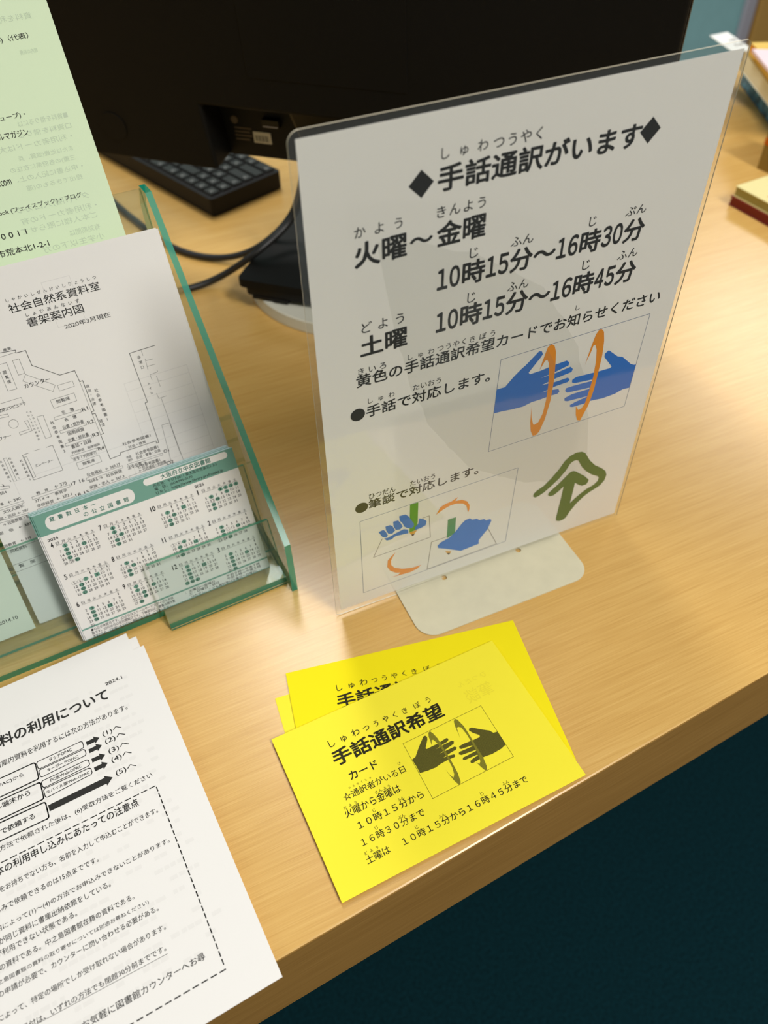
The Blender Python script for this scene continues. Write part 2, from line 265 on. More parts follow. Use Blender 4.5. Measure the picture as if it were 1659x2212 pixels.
CD_T=[('しゅわ',27.91,77.73,19.04,4.68,0,'T',0,0.0,0),('つうやく',49.5,77.88,21.5,3.89,0,'T',0,0.0,0),('きぼう',74.6,77.68,18.48,3.8,0,'T',0,0.0,0),('手話通訳希望',26.36,65.85,69.61,9.89,2,'S',0,0.0,0),('カード',30.51,55.2,17.0,5.14,1,'S',0,0.0,0),('つうやくしゃ',27.22,51.27,13.65,1.32,0,'T',0,0.0,0),('☆通訳者がいる日',22.5,46.02,37.44,4.26,0,'S',0,0.0,0),('ひ',57.46,51.23,1.91,1.67,0,'S',0,0.0,0),('かよう',20.31,42.21,7.7,1.63,0,'T',0,0.0,0),('きんよう',39.19,42.18,8.95,1.69,0,'T',0,0.0,0),('火曜から金曜は',19.51,37.22,33.11,5.01,0,'S',0,0.0,0),('じ',33.8,33.61,1.56,2.0,0,'S',0,6.7,0),('ふん',48.06,33.01,3.96,1.69,0,'S',0,0.0,0),('１０時１５分から',23.26,28.72,38.89,4.54,0,'S',0,0.0,0),('じ',30.74,24.79,1.62,2.0,0,'S',0,7.0,0),('ぷん',43.97,24.26,4.01,1.72,0,'S',0,0.0,0),('１６時３０分まで',21.08,19.91,36.85,4.42,0,'S',0,0.0,0),('どよう',20.18,15.62,7.69,1.76,0,'T',0,0.0,0),('土曜は',19.41,10.69,13.38,4.43,0,'S',0,0.0,0),('じ',49.88,15.43,1.61,1.92,0,'S',0,4.5,0),('ふん',63.3,14.94,4.06,1.67,0,'S',0,0.0,0),('じ',89.69,15.58,1.7,1.97,0,'S',0,0.0,0),('ふん',103.14,15.15,4.21,1.72,0,'S',0,0.0,0),('１０時１５分から１６時４５分まで',40.41,10.68,76.62,4.36,0,'S',0,0.0,0)]
CD_V=[]
CD_P=[(1,0,[(65.93,50.89),(68.36,51.41),(72.81,55.73),(78.14,60.24),(79.36,60.25),(79.94,59.07),(79.28,57.59),(75.9,53.4),(76.25,52.71),(83.1,52.82),(89.36,53.52),(90.08,52.89),(89.86,51.97),(88.6,51.31),(85.54,51.07),(80.69,50.21),(85.8,50.68),(91.23,50.76),(92.21,49.9),(91.39,48.62),(86.09,47.73),(81.56,46.99),(85.65,46.94),(91.0,46.92),(91.77,45.87),(90.97,45.0),(86.76,44.61),(82.05,43.98),(85.71,43.63),(88.49,42.97),(88.61,41.91),(87.6,41.42),(83.16,41.67),(78.71,41.44),(75.51,40.84),(70.95,41.19),(66.14,41.92),(66.24,46.52)]),(1,0,[(117.21,43.82),(114.92,44.19),(113.55,46.46),(110.08,49.01),(105.49,52.66),(103.78,52.74),(103.18,51.72),(104.38,49.54),(107.11,46.59),(106.71,45.5),(102.51,45.55),(96.4,46.08),(93.32,45.85),(92.83,44.57),(93.66,43.9),(100.3,43.08),(99.95,42.49),(94.45,42.73),(91.54,42.94),(90.75,41.83),(91.84,40.77),(100.54,39.75),(100.45,39.19),(94.74,39.06),(91.81,39.04),(91.17,38.11),(92.02,37.33),(99.85,36.97),(100.05,36.47),(96.34,35.99),(94.46,35.45),(94.16,34.36),(95.23,33.72),(99.6,34.09),(103.03,34.1),(107.61,33.54),(113.8,33.94),(117.33,34.96)]),(2,0,[(79.81,53.46),(80.48,56.47),(80.82,58.88),(81.82,60.99),(82.95,61.46),(83.93,59.65),(84.77,55.84),(84.98,50.08),(85.03,44.98),(85.01,39.0),(84.78,32.73),(83.8,27.91),(82.94,26.43),(81.93,26.56),(80.93,29.36),(80.22,33.1),(79.71,37.25),(80.43,33.47),(81.34,31.32),(82.68,32.82),(83.7,36.7),(83.86,42.06),(83.87,48.09),(83.21,53.02),(82.3,55.8),(81.35,56.28)]),(2,0,[(96.36,50.07),(96.95,53.84),(97.48,57.78),(98.31,60.55),(99.53,61.81),(100.66,60.7),(101.92,55.53),(102.05,48.12),(101.95,40.46),(101.93,33.91),(101.08,28.89),(100.04,26.96),(99.1,26.85),(98.2,29.36),(97.0,33.42),(98.11,31.62),(99.36,32.72),(100.46,37.16),(100.84,43.57),(100.84,50.29),(100.28,55.3),(98.78,56.59),(97.73,56.07)])]
CD_L=[(0.2,0,1,[(65.78,61.6),(117.4,62.25),(117.35,26.85),(65.54,26.14)])]
SH_T=[('2024.1',119.45,192.92,10.16,2.3,1,'S',0,0.0,0),('料の利用について',56.15,183.3,62.82,8.17,2,'S',0,0.0,0),('書庫内資',14.65,183.3,40.2,8.17,2,'S',0,0,0),('書庫内資料を利用するには次の方法があります。',51.32,171.21,75.09,4.1,0,'S',0,0.0,0),('タッチOPAC',78.49,161.22,12.73,2.5,1,'S',0,0.0,0),('キーボードOPAC',76.24,155.52,17.15,2.19,1,'S',0,0.0,0),('PC版Web-OPAC',76.28,148.81,17.28,2.35,1,'S',0,0.0,0),('モバイル版Web-OPAC',72.86,143.06,23.44,2.05,1,'S',0,0.0,0),('PAC)から',51.01,159.45,13.15,2.76,1,'S',0,0.0,0),('ル端末から',46.55,147.03,18.51,3.59,1,'S',0,0.0,0),('で依頼する',46.71,132.81,17.7,3.44,1,'S',0,0.0,0),('(1)へ',108.88,160.45,10.89,3.67,0,'S',0,0.0,0),('(2)へ',108.93,154.99,11.54,3.67,0,'S',0,0.0,0),('(3)へ',108.92,148.25,11.54,3.59,0,'S',0,0.0,0),('(4)へ',108.84,142.26,11.39,3.45,0,'S',0,0.0,0),('(5)へ',108.82,133.55,11.42,3.61,0,'S',0,0.0,0),('方法で依頼された後は、(6)受取方法をご覧ください',44.4,123.54,81.71,3.67,0,'S',0,0.0,0),('本の利用申し込みにあたっての注意点',40.14,112.08,74.66,4.86,1,'S',0,0.0,0),('をお持ちでない方も、名前を入力して申込むことができます。',40.38,103.32,82.02,3.41,0,'S',0,0.0,0),('込みで依頼できるのは15点までです。',36.14,93.93,51.63,3.29,0,'S',0,0.0,0),('期によって(1)～(4)の方法でお申込みできないことがあります。',34.93,84.83,87.74,3.32,0,'S',0,0.0,0),('が同じ資料に書庫出納依頼をしている。',35.31,78.92,54.45,3.35,0,'S',0,0.0,0),('が利用できない状態である。',32.75,73.59,38.68,3.28,0,'S',0,0.0,0),('の資料である。中之島図書館在籍の資料である。',33.36,67.35,64.95,3.14,0,'S',0,0.0,0),('之島図書館の資料の取り寄せについては別途お尋ねください)',31.3,61.41,72.55,2.58,0,'S',0,0.0,0),('の申請が必要で、カウンターに問い合わせる必要がある。',30.55,56.21,76.47,3.03,0,'S',0,0.0,0),('によって、特定の場所でしか受け取れない場合があります。',28.65,46.31,78.77,3.02,0,'S',0,0.0,0),('受付は、いずれの方法でも閉館30分前までです。',37.35,37.3,67.22,2.96,0,'S',0,0.0,0),('お気軽に図書館カウンターへお尋',61.33,24.66,58.3,3.65,0,'S',0,0.0,0)]
SH_V=[]
SH_P=[(0,0,[(99.37,162.91),(103.8,162.97),(103.78,164.17),(106.82,161.72),(103.86,159.18),(103.84,160.37),(99.41,160.31)]),(0,0,[(99.36,157.61),(103.77,157.72),(103.74,158.92),(106.8,156.49),(103.87,153.92),(103.84,155.12),(99.43,155.01)]),(0,0,[(99.35,151.24),(103.85,151.17),(103.87,152.37),(106.83,149.82),(103.79,147.37),(103.81,148.57),(99.3,148.64)]),(0,0,[(99.19,145.38),(103.7,145.51),(103.66,146.71),(106.73,144.29),(103.8,141.71),(103.77,142.91),(99.26,142.78)]),(0,0,[(71.89,136.5),(102.72,136.59),(102.71,137.89),(106.72,134.7),(102.73,131.49),(102.73,132.79),(71.9,132.7)])]
SH_L=[(0.45,0,2,[(71.85,164.56),(97.65,164.62),(97.61,159.9),(72.05,159.71)]),(0.45,0,2,[(71.89,159.02),(97.65,159.06),(97.6,154.89),(72.08,154.25)]),(0.45,0,2,[(71.54,151.87),(97.73,151.93),(97.68,147.83),(71.92,147.46)]),(0.45,0,2,[(71.76,146.79),(97.58,146.48),(97.6,142.25),(71.72,141.19)]),(0.7,0,2,[(23.25,165.07),(71.29,164.84),(71.05,154.05),(23.61,154.02)]),(0.7,0,2,[(23.98,152.46),(71.19,151.8),(70.82,141.21),(24.19,141.62)]),(0.7,0,2,[(24.67,140.22),(71.09,139.15),(70.81,129.31),(24.93,130.11)]),(0.2,0,0,[(38.11,37.56),(104.42,35.79)]),(0.6,0,0,[(125.43,118.32),(122.56,118.32)]),(0.6,0,0,[(120.8,118.32),(117.93,118.32)]),(0.6,0,0,[(116.17,118.32),(113.3,118.31)]),(0.6,0,0,[(111.54,118.31),(108.67,118.31)]),(0.6,0,0,[(106.91,118.31),(104.04,118.3)]),(0.6,0,0,[(102.28,118.3),(99.41,118.3)]),(0.6,0,0,[(97.65,118.3),(94.78,118.3)]),(0.6,0,0,[(93.02,118.29),(90.15,118.29)]),(0.6,0,0,[(88.39,118.29),(85.52,118.29)]),(0.6,0,0,[(83.76,118.28),(80.89,118.28)]),(0.6,0,0,[(79.13,118.28),(76.26,118.28)]),(0.6,0,0,[(74.5,118.28),(71.63,118.27)]),(0.6,0,0,[(69.87,118.27),(67.0,118.27)]),(0.6,0,0,[(65.24,118.27),(62.37,118.26)]),(0.6,0,0,[(60.61,118.26),(57.74,118.26)]),(0.6,0,0,[(55.98,118.26),(53.11,118.26)]),(0.6,0,0,[(51.35,118.25),(48.48,118.25)]),(0.6,0,0,[(46.72,118.25),(43.85,118.25)]),(0.6,0,0,[(125.92,117.21),(125.92,114.97)]),(0.6,0,0,[(125.92,113.35),(125.92,111.11)]),(0.6,0,0,[(125.93,109.49),(125.93,107.25)]),(0.6,0,0,[(125.93,105.63),(125.94,103.39)]),(0.6,0,0,[(125.94,101.77),(125.94,99.53)]),(0.6,0,0,[(125.94,97.91),(125.95,95.67)]),(0.6,0,0,[(125.95,94.05),(125.95,91.81)]),(0.6,0,0,[(125.95,90.19),(125.96,87.95)]),(0.6,0,0,[(125.96,86.33),(125.96,84.09)]),(0.6,0,0,[(125.97,82.47),(125.97,80.23)]),(0.6,0,0,[(125.97,78.61),(125.98,76.37)]),(0.6,0,0,[(125.98,74.75),(125.98,72.51)]),(0.6,0,0,[(125.98,70.89),(125.99,68.65)]),(0.6,0,0,[(125.99,67.03),(125.99,64.79)]),(0.6,0,0,[(125.99,63.17),(126.0,60.93)]),(0.6,0,0,[(126.0,59.31),(126.0,57.07)]),(0.6,0,0,[(126.01,55.45),(126.01,53.21)]),(0.6,0,0,[(126.01,51.59),(126.01,49.35)]),(0.6,0,0,[(126.02,47.73),(126.02,45.49)]),(0.6,0,0,[(126.02,43.87),(126.03,41.63)]),(0.6,0,0,[(126.03,40.01),(126.03,37.77)]),(0.6,0,0,[(126.03,36.15),(126.04,33.92)]),(0.6,0,0,[(126.04,32.29),(126.04,30.06)]),(0.6,0,0,[(126.05,28.43),(126.05,26.2)]),(0.6,0,0,[(126.05,24.57),(126.05,22.34)]),(0.6,0,0,[(126.06,20.72),(126.06,18.48)]),(0.6,0,0,[(125.95,16.05),(123.39,16.06)]),(0.6,0,0,[(121.53,16.08),(118.96,16.09)]),(0.6,0,0,[(117.1,16.1),(114.54,16.12)]),(0.6,0,0,[(112.68,16.13),(110.11,16.15)]),(0.6,0,0,[(108.25,16.16),(105.69,16.17)]),(0.6,0,0,[(103.83,16.19),(101.26,16.2)]),(0.6,0,0,[(99.4,16.21),(96.84,16.23)]),(0.6,0,0,[(94.98,16.24),(92.41,16.26)]),(0.6,0,0,[(90.55,16.27),(87.99,16.28)]),(0.6,0,0,[(86.13,16.3),(83.56,16.31)]),(0.6,0,0,[(81.7,16.32),(79.14,16.34)]),(0.6,0,0,[(77.28,16.35),(74.71,16.37)]),(0.6,0,0,[(72.85,16.38),(70.29,16.39)]),(0.6,0,0,[(68.43,16.4),(65.86,16.42)]),(0.6,0,0,[(64.0,16.43),(61.44,16.45)]),(0.6,0,0,[(59.58,16.46),(57.01,16.48)]),(0.6,0,0,[(55.15,16.49),(52.59,16.5)]),(0.6,0,0,[(50.73,16.51),(48.16,16.53)]),(0.6,0,0,[(46.3,16.54),(43.74,16.56)]),(0.6,0,0,[(41.88,16.57),(39.31,16.58)])]
MP_T=[('しゃかいしぜんけいしりょうしつ',54.57,190.48,51.25,2.03,0,'T',0,0.0,0),('社会自然系資料室',54.35,184.13,51.79,5.03,0,'S',0,0.0,0),('しょかあんないず',61.76,180.29,30.6,2.31,0,'T',0,0.0,0),('書架案内図',60.8,174.32,32.27,5.27,0,'S',0,0.0,0),('2020年3月現在',79.48,167.98,26.72,2.82,0,'S',0,0.0,0),('閲覧席',59.61,128.48,7.83,2.22,0,'S',0,0.0,0),('カウンター',46.11,142.18,14.81,2.73,0,'S',0,0.0,0),('R1',71.49,119.43,3.55,2.3,0,'S',0,0.0,0),('R2',71.73,111.03,3.81,2.19,0,'S',0,0.0,0),('R3',71.78,102.73,3.87,2.21,0,'S',0,0.0,0),('R4',71.86,93.53,3.87,2.25,0,'S',0,0.0,0),('名\u3000簿',59.89,121.53,7.43,2.15,0,'S',0,0.0,0),('名\u3000簿',59.86,116.84,7.36,2.14,0,'S',0,0.0,0),('白書・統計書',57.5,112.67,12.4,2.32,0,'S',0,0.0,0),('国勢調査',58.78,108.25,9.79,2.38,0,'S',0,0.0,0),('白書・統計書',57.53,104.24,12.42,2.35,0,'S',0,0.0,0),('書誌・目録',57.8,99.85,12.21,2.48,0,'S',0,0.0,0),('・産業',41.63,165.34,5.99,1.68,0,'S',0,0.0,0),('索用コンピュータ',27.58,133.1,15.82,2.11,0,'S',0,0.0,0),('ソファー',19.64,117.61,9.17,2.1,0,'S',0,0.0,0),('判例解説\u3000路線価図',56.71,96.71,17.12,1.64,0,'S',0,0.0,0),('法令・判例索引',55.95,92.22,14.16,2.08,0,'S',0,0.0,0),('閲覧席',60.32,87.96,7.36,1.99,0,'S',0,0.0,0),('社会参考図書1',86.53,91.71,17.94,1.95,0,'S',0,0.0,0),('社会・教育',89.23,88.88,11.15,1.82,0,'S',0,0.0,0),('エレベーター',34.62,96.14,10.6,1.73,0,'S',0,0.0,0),('教\u3000育',28.89,79.82,7.23,1.88,0,'S',0,0.0,0),('← 370',40.09,80.09,7.25,1.94,0,'S',0,0.0,0),('17',49.49,78.12,3.02,2.25,0,'S',0,0.0,0),('16',54.62,78.11,3.02,2.17,0,'S',0,0.0,0),('371.4 →',26.58,75.54,8.47,1.67,0,'S',0,0.0,0),('教育学',38.6,75.67,7.29,1.96,0,'S',0,0.0,0),('学校経営',26.34,71.95,10.1,2.1,0,'S',0,0.0,0),('← 372.1',38.43,72.34,9.2,1.84,0,'S',0,0.0,0),('18',49.41,70.19,3.17,2.26,0,'S',0,0.0,0),('15',54.71,70.28,3.09,2.18,0,'S',0,0.0,0),('社会福祉',60.01,80.22,9.5,2.23,0,'S',0,0.0,0),('← 369.27',71.7,80.46,9.23,1.82,0,'S',0,0.0,0),('368.6 →',59.66,76.18,8.69,1.93,0,'S',0,0.0,0),('社会病理',70.61,75.9,9.92,2.15,0,'S',0,0.0,0),('家族・老人 ← 367.3',58.77,72.2,21.95,2.14,0,'S',0,0.0,0),('← 390',12.18,80.31,7.45,1.75,0,'S',0,0.0,0),('文化人類学',7.51,75.2,11.95,2.07,0,'S',0,0.0,0),('図・民話 ← 387',4.21,72.02,16.97,1.89,0,'S',0,0.0,0),('→ 冠婚葬祭・祭',4.62,67.92,15.76,2.09,0,'S',0,0.0,0),('習\u3000俗\u3000← 383',0.6,63.38,18.9,1.93,0,'S',0,0.0,0),('3',13.06,91.03,1.1,1.6,0,'S',0,0.0,0),('誌4',10.26,86.68,3.79,1.99,0,'S',0,0.0,0),('事',7.78,80.44,2.02,1.84,0,'S',0,0.0,0),('府政',85.92,83.01,3.06,1.72,0,'S',0,0.0,0),('資料',86.17,80.91,2.96,1.65,0,'S',0,0.0,0),('社会参考図書1',91.96,83.05,14.58,2.25,0,'S',0,0.0,0),('民俗・軍事・交通',91.65,80.67,15.39,1.9,0,'S',0,0.0,0),('O1',108.71,78.92,3.47,2.05,0,'S',0,0.0,0),('法令全書 →',84.23,76.05,12.13,2.41,0,'S',0,0.0,0),('社会参考図書1',90.21,74.53,14.56,2.45,0,'S',0,0.0,0),('← 行政通知・判例集',90.4,72.18,17.78,2.23,0,'S',0,0.0,0),('O2',108.01,70.61,4.58,2.49,0,'S',0,0.0,0),('生涯教育\u3000← 379',-2.34,54.87,18.52,2.02,0,'S',0,0.0,0),('同和資料',2.14,50.39,9.73,2.14,0,'S',0,0.0,0),('閲\u3000覧\u3000席',-3.6,39.59,16.48,2.12,0,'S',0,0.0,0)]
MP_V=[('閲覧席',39.31,154.22,39.55,148.49,2.25,0),('政治・法律',79.58,133.11,79.53,121.92,2.13,0),('社会参考図書1',83.41,129.21,83.35,110.54,2.29,0),('経済',79.54,110.67,79.91,108.09,2.16,0),('非常口',113.77,140.56,113.79,134.3,2.21,0),('トイレ',114.16,123.62,113.99,117.71,1.94,0),('社会参考図書2',52.87,118.57,53.16,100.2,2.22,0),('オンラインDB、',44.06,128.44,44.2,114.03,1.36,0),('CDIROM用端末',42.18,128.85,42.26,111.69,1.35,0),('社会系雑誌1',23.1,105.99,23.45,93.23,1.59,0),('社会系雑誌2',17.87,105.8,18.42,93.17,1.58,0),('社会系雑誌0',28.45,102.57,28.84,90.31,1.6,0)]
MP_P=[]
MP_L=[(0.32,0,0,[(28.17,165.29),(41.04,165.2),(49.27,164.47),(49.07,162.79),(54.41,162.72),(54.54,153.75),(66.98,143.96),(75.79,143.97),(76.18,136.91),(78.0,137.07),(77.85,117.72),(76.21,117.73),(76.22,116.21),(77.94,116.17),(78.21,102.79),(76.42,102.87),(76.53,86.46),(83.32,86.74),(83.45,88.18),(106.49,88.05),(106.39,86.59),(107.82,86.59),(108.11,113.08),(109.63,113.12),(109.3,144.49),(125.19,144.76)]),(0.16,0,0,[(76.18,136.91),(76.21,117.73)]),(0.16,0,0,[(76.22,116.21),(76.42,102.87)]),(0.16,0,0,[(36.21,162.85),(49.12,163.26)]),(0.16,0,1,[(45.71,159.27),(49.33,159.22),(49.3,150.62),(45.63,150.63)]),(0.16,0,1,[(49.39,149.81),(62.44,139.22),(60.03,135.98),(46.6,146.62)]),(0.16,0,1,[(63.57,138.57),(72.47,138.6),(72.43,135.31),(63.5,135.08)]),(0.16,0,1,[(56.64,131.58),(70.84,131.62),(70.63,126.71),(56.88,126.4)]),(0.16,0,1,[(37.0,159.14),(42.24,159.14),(42.01,143.42),(36.96,143.61)]),(0.16,0,1,[(22.28,137.86),(42.27,138.08),(42.36,134.86),(22.31,134.68)]),(0.16,0,1,[(33.79,118.98),(39.58,118.99),(38.88,124.21),(40.71,124.18),(40.79,117.68),(33.62,117.32)]),(0.16,0,1,[(46.06,124.6),(49.73,124.48),(49.59,110.87),(46.06,110.74)]),(0.16,0,1,[(54.93,121.25),(70.91,121.16),(70.8,119.54),(54.91,119.38)]),(0.16,0,1,[(55.12,112.53),(71.08,112.55),(70.92,111.15),(55.06,110.88)]),(0.16,0,1,[(55.13,104.13),(71.07,104.11),(71.01,102.58),(55.19,102.41)]),(0.16,0,1,[(23.9,132.05),(31.86,131.2),(31.94,129.71),(23.89,130.38)]),(0.16,0,1,[(56.94,90.71),(71.18,91.14),(71.25,86.57),(57.05,86.15)]),(0.16,0,1,[(30.78,104.12),(32.21,103.91),(32.47,90.79),(30.82,90.49)]),(0.16,0,1,[(19.87,106.98),(21.52,106.98),(21.79,92.03),(20.03,92.08)]),(0.16,0,1,[(25.73,79.46),(48.56,79.33),(48.41,77.88),(25.64,77.81)]),(0.16,0,1,[(25.88,71.27),(48.51,71.14),(48.45,69.9),(25.88,69.82)]),(0.16,0,1,[(58.95,79.7),(81.87,79.94),(81.78,78.52),(58.94,78.13)]),(0.16,0,1,[(58.82,71.53),(81.93,71.77),(81.9,70.5),(58.92,70.53)]),(0.16,0,1,[(4.28,79.43),(20.64,79.06),(20.51,77.75),(4.12,78.07)]),(0.16,0,1,[(1.86,72.01),(20.82,71.05),(20.64,69.87),(1.6,70.67)]),(0.16,0,1,[(9.0,92.59),(16.71,90.47),(16.6,89.11),(8.62,90.31)]),(0.16,0,1,[(85.09,79.71),(107.71,79.26),(107.61,78.03),(85.31,78.54)]),(0.16,0,1,[(83.16,72.02),(108.26,72.12),(108.35,70.73),(83.15,70.67)]),(0.16,0,1,[(55.32,95.97),(71.28,95.69),(71.09,94.14),(55.44,94.31)]),(0.20800000000000002,0,0,[(33.7,105.65),(30.29,105.49),(30.68,89.13),(48.23,89.27),(48.18,105.72),(44.47,105.65)]),(0.16,0,0,[(37.3,105.86),(40.95,105.88)]),(0.16,0,0,[(118.36,112.83),(118.68,74.91),(118.84,62.33)]),(0.16,0,0,[(110.63,66.19),(113.17,96.52),(118.27,96.38),(118.32,75.03)]),(0.16,0,0,[(116.59,116.49),(116.95,113.13),(121.91,113.22)]),(0.16,0,0,[(116.45,144.04),(116.47,140.93)]),(0.16,0,0,[(117.02,138.68),(116.51,132.11)]),(0.16,0,0,[(117.13,137.53),(121.51,137.32)]),(0.16,0,0,[(116.63,133.95),(121.6,133.92)]),(0.16,0,0,[(121.65,130.14),(121.64,129.01),(116.66,128.67),(116.74,125.24)]),(0.16,0,0,[(120.14,126.83),(120.19,119.95)]),(0.16,0,0,[(120.09,123.42),(121.91,123.23)]),(0.16,0,1,[(35.21,124.7),(35.16,125.2),(35.01,125.68),(34.78,126.12),(34.46,126.5),(34.07,126.82),(33.63,127.06),(33.15,127.2),(32.65,127.25),(32.15,127.2),(31.68,127.06),(31.23,126.82),(30.85,126.5),(30.53,126.12),(30.29,125.68),(30.15,125.2),(30.1,124.7),(30.15,124.2),(30.29,123.72),(30.53,123.28),(30.85,122.89),(31.23,122.57),(31.68,122.34),(32.15,122.19),(32.65,122.14),(33.15,122.19),(33.63,122.34),(34.07,122.57),(34.46,122.89),(34.78,123.28),(35.01,123.72),(35.16,124.2)]),(0.16,0,0,[(-4.69,53.83),(17.11,53.83),(17.05,52.38),(26.6,52.58)]),(0.16,0,0,[(-3.51,52.45),(17.05,52.38)]),(0.16,0,0,[(-4.17,42.6),(20.81,42.81)]),(0.16,0,0,[(-4.19,37.72),(21.07,38.07)]),(0.16,0,0,[(17.11,53.83),(17.05,52.38)])]
SL_T=[('2014.10',-20.47,10.14,11.15,2.33,0,'S',0,0.0,0)]
SL_V=[]
SL_P=[]
SL_L=[]
GR_T=[('0)（代表）',41.45,314.25,16.8,3.04,0,'S',0,0.0,0),('チューブ)・',24.72,277.41,17.55,3.29,0,'S',0,0.0,0),('ールマガジン',20.87,268.57,19.66,3.53,0,'S',0,0.0,0),('.com',15.66,245.87,6.58,3.0,0,'S',0,0.0,0),('ook (フェイスブック)・ブログ',9.36,230.9,47.51,3.39,0,'S',0,0.0,0),('0 0 1 1',5.93,218.87,14.33,3.17,0,'S',0,0.0,0),('市荒本北1-2-1',0.24,209.71,29.43,3.97,0,'S',0,0.0,0),('■資料を借りるには',36.33,273.28,27.91,3.1,3,'S',1,0.0,1),('□資料を借りる',34.81,267.71,29.48,3.12,3,'S',1,0.0,1),('・利用者カードは大',21.74,262.16,41.1,3.13,3,'S',1,0.0,1),('または近畿(滋賀、兵',30.3,255.97,30.6,3.18,3,'S',1,0.0,1),('三重)の各府県に在住の',23.82,250.98,36.84,3.19,3,'S',1,0.0,1),('・申込書に記入の上、',25.22,245.95,37.78,3.23,3,'S',1,0.0,1),('提出できるもの(運',28.84,240.31,31.96,3.26,3,'S',1,0.0,1),('タイ(1階)入口カウ',18.73,229.52,42.22,3.3,3,'S',1,0.0,1),('・利用者カードの有',19.28,223.91,43.94,3.33,3,'S',1,0.0,1),('ご本人様に限らせて',17.39,218.82,44.1,3.35,3,'S',1,0.0,1),('有効期間は',42.59,212.14,18.3,3.44,3,'S',1,0.0,1),('小学生以下の方',25.32,206.5,36.23,3.44,3,'S',1,0.0,1),('資料を利',46.15,323.59,17.38,2.86,3,'S',1,0.0,1),('館内の設備',51.02,307.42,9.43,2.94,3,'S',1,0.0,1)]
GR_V=[]
GR_P=[]
GR_L=[]
CL_T=[('2024',2.69,69.0,5.99,1.61,1,'S',0,0.0,0),('2025',93.9,69.58,6.04,1.9,1,'S',0,0.0,0),('蔵書数日本一',8.12,80.09,27.34,2.95,1,'T',1,0.0,0),('の公立図書館',26.84,76.2,27.34,3.06,1,'T',1,0.0,0),('大阪府立中央図書館',76.42,82.22,32.04,3.37,1,'S',1,0.0,0),('所在地：〒577-0011 東大阪市荒本北1-2-1',70.45,79.04,40.76,2.21,0,'S',0,0.0,0),('電\u3000話：(06)6745-0170',70.56,76.48,24.17,2.22,0,'S',0,0.0,0),('ＵＲＬ：https://www.library.pref.osaka.jp',70.59,73.61,43.35,2.53,0,'S',0,0.0,0),('●の日が休館日です。(□の日はスクールサービスデイのため休',4.89,4.23,53.26,2.35,0,'S',0,0.0,0),('館です。)○印の日は祝日開館日です。下線部分は、蔵書点検作業',4.56,1.88,53.89,2.31,0,'S',0,0.0,0),('予定のため、ご利用いただけない資料があります。ご了承ください。',4.48,-0.25,51.06,2.32,0,'S',0,0.0,0),('：火曜日～金曜日\u3000\u3000\u3000午前９時～午後７時',66.14,4.52,51.63,1.89,0,'S',0,0.0,0),('\u3000土・日曜日・休日\u3000\u3000午前９時～午後５時',67.98,2.58,49.87,1.63,0,'S',0,0.0,0),('(※ただし、こども資料室は火曜日～日曜日)',68.93,0.2,45.41,1.75,0,'S',0,0.0,0)]
CL_V=[]
CL_P=[]
CL_L=[]
# ------------------------------------------------------------------ object helpers
def link(o, parent=None):
    COL.objects.link(o)
    if parent is not None:
        o.parent = parent
    return o
def tag(o, label=None, cat=None, group=None, kind=None):
    if label: o['label'] = label
    if cat: o['category'] = cat
    if group: o['group'] = group
    if kind: o['kind'] = kind
    return o
def frame(origin, U, V):
    """matrix whose x,y axes are U,V (z = the side one looks at)"""
    U = Vector(U).normalized(); V = Vector(V); V = (V - U * V.dot(U)).normalized(); N = U.cross(V)
    m = Matrix.Identity(4)
    for i in range(3):
        m[i][0] = U[i]; m[i][1] = V[i]; m[i][2] = N[i]
    m[0][3], m[1][3], m[2][3] = origin
    return m
def yawm(x, y, z, deg):
    return Matrix.Translation((x, y, Z0 + z)) @ Matrix.Rotation(radians(deg), 4, 'Z')
def empty(name, mw, label, cat, group=None):
    o = bpy.data.objects.new(name, None); o.empty_display_size = 0.02
    COL.objects.link(o); o.matrix_world = mw
    return tag(o, label, cat, group)

